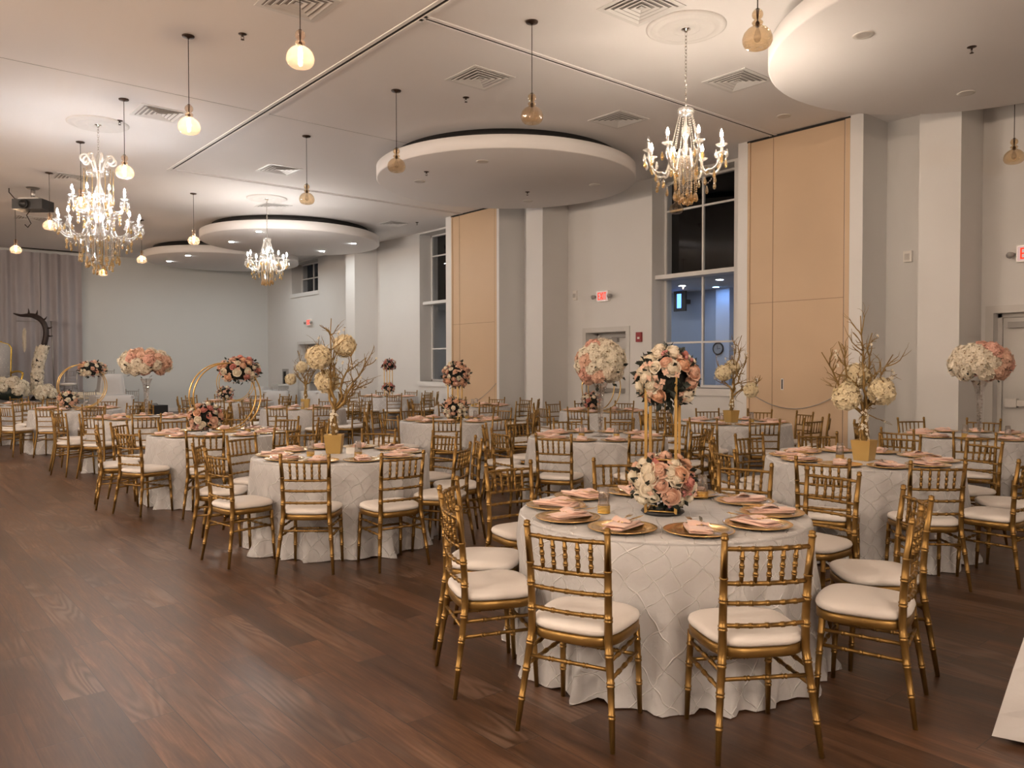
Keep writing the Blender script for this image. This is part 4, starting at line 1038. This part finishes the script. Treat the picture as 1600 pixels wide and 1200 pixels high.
# gold manzanita trees in gold boxes
def tree(c, label, seed, balls, mains, top, rz, s=1., blossoms=26):
    """balls: (offset to the viewer's right, offset away, height); mains: (right, away, height) tips of the main boughs"""
    t = thing('tree_centrepiece', label, 'centrepiece', (c[0], c[1], TOPZ), 0, 'gold tree centrepieces')
    cw, sw = math.cos(YAW), math.sin(YAW)
    def W(p): return Vector((p[0]*cw+p[1]*sw, -p[0]*sw+p[1]*cw, p[2]-TOPZ))
    bx = MB(); w = .075
    def sqr(w, z): return [(a*w*math.cos(rz)-b*w*math.sin(rz), a*w*math.sin(rz)+b*w*math.cos(rz), z) for a, b in ((-1, -1), (1, -1), (1, 1), (-1, 1))]
    bx.loft([sqr(.062, 0), sqr(.080, .168), sqr(.072, .168), sqr(.068, .150)], True, False)
    obj('planter_box', bx, M['goldbox'], t)
    obj('moss', MB().ball((0, 0, .145), (.055, .055, .02), 10, 6), M['ivory'], t)
    r = random.Random(seed); b = MB(); tips = []
    def grow(p, d, L, rad, lev):
        pts = [p]; n = 5; dd = d.normalized()
        for i in range(n):
            dd = (dd+Vector((r.gauss(0, .24), r.gauss(0, .24), r.gauss(.04, .20)))).normalized(); pts.append(pts[-1]+dd*L/n)
        b.tube(pts, [rad*(1-.55*i/n) for i in range(n+1)], 7 if lev < 2 else 5)
        if lev < 3:
            for k in range(r.choice((3, 4)) if lev < 2 else r.choice((2, 3))):
                i = r.randrange(1, n+1); side = (dd+Vector((r.gauss(0, .75), r.gauss(0, .75), r.gauss(.15, .45)))).normalized()
                grow(pts[i], side, L*r.uniform(.38, .62), rad*(1-.55*i/n)*.72, lev+1)
        else: tips.append(pts[-1])
        tips.append(pts[-1])
    base = Vector((0, 0, .13)); fork = W((mains[0][0]*.12, mains[0][1]*.12, TOPZ+.42*s))
    b.tube([base, base.lerp(fork, .5)+Vector((.012, .008, 0)), fork], [.026, .021, .018], 9)
    b.tube([base+Vector((-.012, .012, 0)), base.lerp(fork, .3)+Vector((.026, -.012, 0)), base.lerp(fork, .7)+Vector((-.01, -.02, 0)), fork+Vector((.012, 0, .02))], [.016, .015, .012, .009], 8)
    b.tube([base+Vector((.012, -.01, 0)), base.lerp(fork, .45)+Vector((-.018, .012, 0)), fork], [.018, .014, .012], 8)
    for m in mains:
        e = W(m); st = base.lerp(fork, r.uniform(.75, 1.)) ; mid = st.lerp(e, .5)+Vector((r.uniform(-.03, .03), r.uniform(-.03, .03), -.03))
        pts = bez(st, st.lerp(mid, .7), mid, e, 8)
        pts = [pts[0]]+[p+Vector((r.gauss(0, .016), r.gauss(0, .016), r.gauss(0, .012))) for p in pts[1:-1]]+[pts[-1]]
        b.tube(pts, [.0145*(1-.72*i/8) for i in range(9)], 7); tips.append(e)
        for i in (2, 3, 4, 5, 6, 7):
            for q in range(1 if i < 3 else 2):
                d = (pts[i]-pts[i-1]).normalized()+Vector((r.gauss(0, .6), r.gauss(0, .6), r.gauss(.2, .35)))
                grow(pts[i], d, r.uniform(.10, .22), .0060, 2)
    obj('branches', b, M['branch'], t)
    f = MB()
    for k in range(blossoms):
        p = r.choice(tips)
        for _ in range(3): floret(f, p+Vector((r.uniform(-.015, .015),)*3), Vector((r.gauss(0, 1), r.gauss(0, 1), r.gauss(0, 1))).normalized(), .014, r)
    for k in range(60):
        z = r.uniform(.17, .42); a = r.uniform(0, 6.28); p = base.lerp(fork, (z-.13)/(fork.z-.13))+Vector((.035*math.cos(a), .035*math.sin(a), 0))
        if r.random() < .55: floret(f, p, Vector((math.cos(a), math.sin(a), .3)).normalized(), .017, r)
    obj('blossoms', f, M['cream'], t)
    for p, k in balls: obj('flower_ball', BALL, None, t, W(p), (r.uniform(0, 6), r.uniform(0, 6), 0), k)
tree((3.338, 6.50), 'gold branch tree with three cream flower balls beside the open floor', 101, [((-.12, -.06, 1.627), 1.0), ((.077, .10, 1.735), .95), ((-.085, .10, 1.41), .98)],
     [(-.02, 0, 1.98), (.20, .05, 1.75), (.30, -.05, 1.62), (-.06, .10, 1.85), (-.20, .05, 1.72), (.22, .12, 1.42)], 1.98, YAW*-1+.05)
tree((6.44, 3.148), 'gold branch tree with three cream flower balls before the white column', 102, [((-.17, -.05, 1.291), 1.02), ((.11, -.06, 1.335), 1.0), ((-.02, .10, 1.46), 1.0)],
     [(-.04, 0, 1.96), (-.36, .0, 1.66), (.26, .06, 1.64), (.08, .05, 1.82), (-.20, .05, 1.75), (.06, -.04, 1.30)], 1.98, YAW*-1+.75)
tree((9.366, 6.46), 'gold branch tree with cream flower balls below the tall window', 103, [((-.125, -.05, 1.446), 1.0), ((.27, 0, 1.21), .95), ((.04, .10, 1.53), .95)],
     [(.14, 0, 1.97), (.05, .05, 1.80), (.40, 0, 1.36), (-.18, .04, 1.62), (.22, .03, 1.68)], 1.98, YAW*-1+.5)
tree((6.587, 13.98), 'far gold branch tree with two cream flower balls toward the double doors', 104, [((-.28, 0, 1.305), .98), ((-.05, -.05, 1.534), 1.0)],
     [(.05, 0, 1.96), (.16, .05, 1.75), (-.22, 0, 1.55), (-.16, .05, 1.85), (.30, 0, 1.6)], 1.97, YAW*-1+.1)

# ------------------------------------------------------------------ stage end of the hall
SZ = .57
t = thing('stage_platform', 'low grey stage platform in front of the curtain', 'stage', (2.6, 26.65, 0))
obj('deck', MB().bbox((-4.6, -1.45, SZ-.05), (3.75, 1.45, SZ)), M['grey'], t); obj('skirt', MB().bbox((-4.55, -1.40, 0), (3.7, 1.40, SZ-.05)), M['plaincloth'], t)
def pleat_curtain(x0, x1, label):
    mb = MB(); n = int((x1-x0)/.012); zs = (SZ-.55 if x1 > 7 else .02, 1.3, 2.6, 3.9, H-.10); rows = []
    r = random.Random(int(x0*10)); fr = [(r.uniform(.5, 1), r.uniform(16, 34), r.uniform(0, 6)) for _ in range(4)]
    for zi, z in enumerate(zs):
        rows.append([(x0+(x1-x0)*i/n, .032*sum(a*math.sin(k*(x0+(x1-x0)*i/n)+p+.15*zi*math.sin(i*.01)) for a, k, p in fr), z) for i in range(n+1)])
    vs = [p for q in rows for p in q]; m = n+1
    mb.add(vs, [(j*m+i, j*m+i+1, (j+1)*m+i+1, (j+1)*m+i) for j in range(len(zs)-1) for i in range(n)])
    o = obj('curtain', mb, M['curtain'], None, (0, 28.28, 0)); tag(o, label, 'curtain', 'sheer grey backdrop curtains')
pleat_curtain(4.55, 5.68, 'sheer grey curtain panel ending at the bare back wall'); pleat_curtain(3.35, 4.53, 'sheer grey curtain panel behind the horn arch'); pleat_curtain(1.6, 3.33, 'sheer grey curtain panel behind the throne')
struct('trim_curtain_slot', MB().bbox((3.9, 28.05, H-.012), (5.68, 28.22, H+.001)), M['slot'])
# throne
t = thing('throne_chair', 'silver tufted throne with bright gold frame at the picture edge', 'throne', (3.28, 26.55, SZ+.003), R_(180+18))
def throne_out(k, z0=.62, z1=1.68):
    return [(-.36*k, z0), (-.37*k, z0+.25), (-.40*k, z0+.60), (-.43*k, z1-.16), (-.36*k, z1-.06), (-.18*k, z1-.01), (0, z1+.05), (.18*k, z1-.01), (.36*k, z1-.06), (.43*k, z1-.16), (.40*k, z0+.60), (.37*k, z0+.25), (.36*k, z0)]
bk = MB(); o = throne_out(.93); bk.loft([[(x, -.33+.10*((z-.6)), z) for x, z in o][::-1] if False else [(x, -.30-.10*(z-.6), z) for x, z in o], [(x, -.23-.10*(z-.6), z) for x, z in o]])
obj('backrest', bk, M['tuft'], t)
bt = MB()
for i in range(7):
    for j in range(8):
        x, z = (i-3)*.10+(.05 if j % 2 else 0), .72+j*.12
        if abs(x) < .33: bt.ball((x, -.225-.10*(z-.6), z), (.013, .008, .013), 6, 4)
obj('tufting_button', bt, M['lampwhite'], t)
fr = [(x, -.265-.10*(z-.6), z) for x, z in throne_out(1.0)]; obj('back_frame', MB().tube(fr, .028, 8), M['thronegold'], t)
cr = MB()
for k in range(-3, 4): cr.ball((k*.055, -.38, 1.73-.012*abs(k)), (.04, .025, .045-.006*abs(k)), 8, 6)
obj('crest', cr, M['thronegold'], t)
obj('seat', MB().box((0, .05, .46), (.70, .62, .16)).ball((0, .05, .54), (.34, .30, .05), 16, 6), M['tuft'], t)
for s in (-1, 1):
    obj('armrest', MB().tube(bez((s*.37, -.24, .80), (s*.40, -.05, .86), (s*.42, .20, .86), (s*.40, .34, .78), 10), .03, 8).tube([(s*.40, .34, .78), (s*.38, .30, .60), (s*.37, .30, .45)], .026, 8), M['thronegold'], t)
    for y in (-.24, .32): obj('leg', MB().tube([(s*.34, y, .40), (s*.37, y*1.05, .22), (s*.34, y*1.1, 0)], [.04, .03, .022], 8), M['thronegold'], t)
# horn arch wrapped in flowers
t = thing('horn_arch', 'tall dark horn arch with white flowers wrapped round its lower half', 'arch', (4.12, 26.6, SZ+.002))
cw, sw = math.cos(YAW), math.sin(YAW)
hp = [(.02, .0), (.03, .4), (.06, .9), (.16, 1.35), (.27, 1.65), (.325, 1.95), (.28, 2.20), (.13, 2.38), (-.10, 2.47), (-.40, 2.47), (-.62, 2.53)]
hp = [(x*cw, -x*sw, z) for x, z in hp]
P = [Vector(p) for p in hp]; sm = []
for i in range(len(P)-1):
    for k in range(4):
        a, b, c, d = P[max(i-1, 0)], P[i], P[i+1], P[min(i+2, len(P)-1)]; u = k/4
        sm.append(.5*((2*b)+(c-a)*u+(2*a-5*b+4*c-d)*u*u+(3*b-a-3*c+d)*u**3))
sm.append(P[-1]); n = len(sm); rad = [.085*(1-.15*i/n) if i < n*.75 else .085*.89*(1-(i-n*.75)/(n*.25)*.9) for i in range(n)]
obj('horn', MB().tube(sm, rad, 10), M['horn'], t)
for i in (15, 19, 22, 26, 30, 33):
    tg = (sm[i+1]-sm[i-1]).normalized(); vr = Vector((cw, -sw, 0)); nn = tg.cross(Vector((sw, cw, 0))); nn = nn if nn.dot(Vector((cw, -sw, .6))) > 0 else -nn
    sp = MB().tube([sm[i]+nn*.05, sm[i]+nn*.13, sm[i]+nn*.20+tg*.02], [.035, .02, .006], 7)
    obj('spike', sp, M['horn'], t)
obj('foot', MB().lathe([(0, 0), (.17, 0), (.15, .03), (.09, .12), (0, .12)], 16), M['horn'], t)
fw = MB(); r = random.Random(4)
for i in range(720):
    u = r.uniform(2.0, 14.5); k = int(u); p = sm[k].lerp(sm[k+1], u-k); a = r.uniform(0, 6.28); d = Vector((math.cos(a), math.sin(a), r.uniform(-.2, .4))).normalized()
    floret(fw, p+d*r.uniform(.12, .17), d, .055, r)
obj('flower_wrap', fw, M['ivory'], t)
# backdrop stand
t = thing('backdrop_stand', 'thin steel backdrop stand beside the horn arch', 'stand', (4.66, 27.35, SZ+.002))
obj('pole', MB().tube([(.07, -.06, .02), (.0, 0, 2.36)], .014, 6), M['steel'], t); obj('crossbar', MB().tube([(0, 0, 2.34), (-.85, .35, 2.34)], .008, 6), M['steel'], t)
obj('foot', MB().box((.04, -.05, .05), (.26, .20, .10), .3), M['blackp'], t)
obj('flower_garland', floret_ball('flower_garland', M['ivory'], 60, 1., .55, 9, core=0), None, t, (-.66, .27, 1.78), None, (.045, .045, .30))
# floral mounds and garland at the stage front
def mound(c, label, w, h, seed, n=16, mats=('ivory', 'cream')):
    t = thing('flower_arrangement', label, 'flower arrangement', c, 0, None); r = random.Random(seed)
    obj('foliage_core', MB().ball((0, 0, h*.35), (w*.42, w*.30, h*.40), 12, 8), M['leaf'], t)
    lf = leaf_mesh(40, 1., seed, .2, .85); lf.v = [(x, y, max(z, -.78)) for x, y, z in lf.v]
    obj('leaf_foliage', lf, M['leaf'], t, (0, 0, h*.4), None, (w*.5, w*.36, h*.5))
    for i in range(n):
        d = fib(n, i)
        if d.z < -.25: continue
        obj('hydrangea_flower', HYD, M[mats[i % len(mats)]], t, (d.x*w*.42, d.y*w*.30, h*.42+d.z*h*.42), Vector((0, 0, 1)).rotation_difference(d), r.uniform(1.0, 1.5))
mound((3.32, 25.58, SZ+.07), 'big mound of white hydrangeas before the throne', .95, .62, 5, 22); mound((4.16, 25.55, SZ+.09), 'smaller mound of white hydrangeas before the horn arch', .50, .32, 6, 12)
obj_t = obj('flower_garland', floret_ball('flower_garland', M['ivory'], 150, 1., .28, 12, core=0), None, None, (5.18, 25.5, SZ+.14), (0, 0, -.1), (.52, .12, .10)); tag(obj_t, 'white flower garland lying along the stage edge', 'garland')
# dressed high table, small table and grey-coloured chairs near the stage
def drape(mb, w, d, h, flare, seed):
    r = random.Random(seed); rings = []; n = 64
    ph = [r.uniform(0, 6) for _ in range(3)]
    for z, k in ((h, .0), (h, .97), (h-.01, 1.0), (h*.7, 1.0), (h*.4, 1.01), (h*.15, 1.02), (.004, 1.03)):
        row = []
        for i in range(n):
            a = 2*PI*i/n; c, s = math.cos(a), math.sin(a); e = .35
            q = flare*(1-z/h)*(1+.45*math.sin(9*a+ph[0])+.3*math.sin(15*a+ph[1]))
            x = (w/2+q)*math.copysign(abs(c)**e, c)*max(k, .001); y = (d/2+q)*math.copysign(abs(s)**e, s)*max(k, .001); row.append((x, y, z))
        rings.append(row)
    return mb.loft(rings)
def draped(name, label, c, w, d, h, flare, seed, rz=0.):
    t = thing(name, label, 'table', c, rz, None); obj('tablecloth', drape(MB(), w, d, h, flare, seed), M['plaincloth'], t)
    obj('tabletop', MB().box((0, 0, h-.03), (w*.96, d*.96, .03)), M['plaincloth'], t); return t
draped('draped_table', 'white draped table standing up on the stage', (6.02, 26.15, SZ), .62, .55, .76, .05, 1)
draped('draped_table', 'small white draped table on the floor before the stage', (5.52, 23.9, 0), 1.0, .9, .76, .05, 2)
draped('draped_table', 'long white buffet table beside the far double doors', (10.35, 24.6, 0), .9, 1.3, .78, .04, 3)
draped('draped_table', 'second white buffet table behind the far gold tree', (11.15, 22.7, 0), .75, 1.2, .78, .04, 4)
chair(CH_LO, (5.0, 26.75), 240, 'grey-looking chiavari chair up on the stage beside the backdrop stand', 'stage chairs', M['steel'], SZ+.002)  # grey light on the stage chairs is put into their colour
chair(CH_LO, (6.1, 26.95), 250, 'grey-looking chiavari chair on the stage behind the draped table', 'stage chairs', M['steel'], SZ+.002)
chair(CH_LO, (5.25, 24.72), 290, 'grey-looking chiavari chair behind the small table before the stage', 'stage chairs', M['steel'])
chair(CH_LO, (6.15, 24.55), 235, 'grey-looking chiavari chair at the wall side of the small stage table', 'stage chairs', M['steel'])
t = thing('loudspeaker', 'black loudspeaker lying on the floor beside the stage end', 'speaker', (6.95, 25.2, 0), .5)
obj('cabinet', MB().box((0, 0, .20), (.8, .40, .36)), M['blackp'], t); obj('grille_cloth', MB().box((0, -.205, .20), (.72, .02, .30)), M['slot'], t); obj('carry_handle', MB().tube([(-.2, 0, .38), (-.15, 0, .43), (.15, 0, .43), (.2, 0, .38)], .02, 6), M['grey'], t)
t = thing('chafing_dish', 'steel chafing dish on the long buffet table', 'chafing dish', (10.55, 24.25, .783), .0)
obj('pan', MB().box((0, 0, .10), (.36, .56, .10)), M['chrome'], t); obj('lid', MB().loft([[(-.18, -.28, .15), (.18, -.28, .15), (.18, .28, .15), (-.18, .28, .15)], [(-.15, -.25, .21), (.15, -.25, .21), (.15, .25, .21), (-.15, .25, .21)]], smooth=False), M['chrome'], t)
for a, b in ((-1, -1), (1, -1), (1, 1), (-1, 1)): obj('leg', MB().tube([(a*.15, b*.25, 0), (a*.15, b*.25, .06)], .012, 6), M['chrome'], t)
t = thing('linen_stack', 'heap of folded white linen on the buffet table', 'linen', (10.25, 25.0, .783), .3)
for i in range(3): obj('folded_cloth', MB().box((.01*i, .0, .02+.035*i), (.34-.03*i, .40-.03*i, .034), .1*i), M['plaincloth'], t)

# white table cut by the lower picture corner
t = thing('draped_table', 'plain white draped table cut off by the lower picture corner', 'table', (0, 0, 0)); mb = MB()
TX, TY = 3.75, 1.056; rings = []
base = [(TX, TY), (TX+.35, TY), (TX+.8, TY), (TX+.8, TY-.75), (TX+.8, TY-1.5), (TX+.35, TY-1.5), (TX, TY-1.5), (TX, TY-.8), (TX, TY-.3)]
def outl(f, z, pt):
    o = []
    for i, (x, y) in enumerate(base):
        cx, cy = TX+.4, TY-.75; dx, dy = (1 if x > cx else -1), (1 if y > cy else -1)
        corner = i in (0, 2, 4+0, 6)
        if i == 0: o.append((x-f*1.5, y+f*1.15, z))
        elif i in (2, 4, 6) and i != 4: o.append((x+dx*f*1.2, y+dy*f*1.2, z))
        elif i in (1, 5): o.append((x, y+dy*f*.35, z))
        else: o.append((x+dx*f*.35, y, z))
    return o
for z, f in ((.765, 0), (.755, .005), (.55, .035), (.3, .08), (.12, .11), (.03, .125)): rings.append(outl(f, z, 0))
mb.loft(rings, True, False); obj('tablecloth', mb, M['plaincloth'], t)
obj('inner_layer', MB().loft([outl(.02, .5, 0), outl(.07, .012, 0)], False, False), M['plaincloth'], t)

# ------------------------------------------------------------------ world, camera, view
w = bpy.data.worlds.new('night'); sc.world = w; w.use_nodes = True
w.node_tree.nodes['Background'].inputs[0].default_value = (.01, .012, .016, 1); w.node_tree.nodes['Background'].inputs[1].default_value = .12
cam = bpy.data.cameras.new('camera'); co = bpy.data.objects.new('camera', cam); COL.objects.link(co)
cam.sensor_fit = 'HORIZONTAL'; cam.sensor_width = 36.; cam.lens = 1234.7/1600*36.; cam.clip_start = .05; cam.clip_end = 200
co.location = (0, 0, 1.546); co.rotation_mode = 'QUATERNION'
co.rotation_quaternion = Euler((PI/2-.0224, 0, -YAW)).to_quaternion() @ Quaternion((0, 0, 1), -.0011)
sc.camera = co
vs = sc.view_settings; sc.display_settings.display_device = 'sRGB'
vs.view_transform = 'Standard'; vs.look = 'None'; vs.gamma = 1.; vs.use_curve_mapping = False; vs.exposure = 1.42
cy = sc.cycles
cy.use_denoising = True; cy.caustics_reflective = False; cy.caustics_refractive = False
cy.sample_clamp_indirect = 4.; cy.max_bounces = 8; cy.diffuse_bounces = 4; cy.transparent_max_bounces = 24; cy.use_light_tree = True
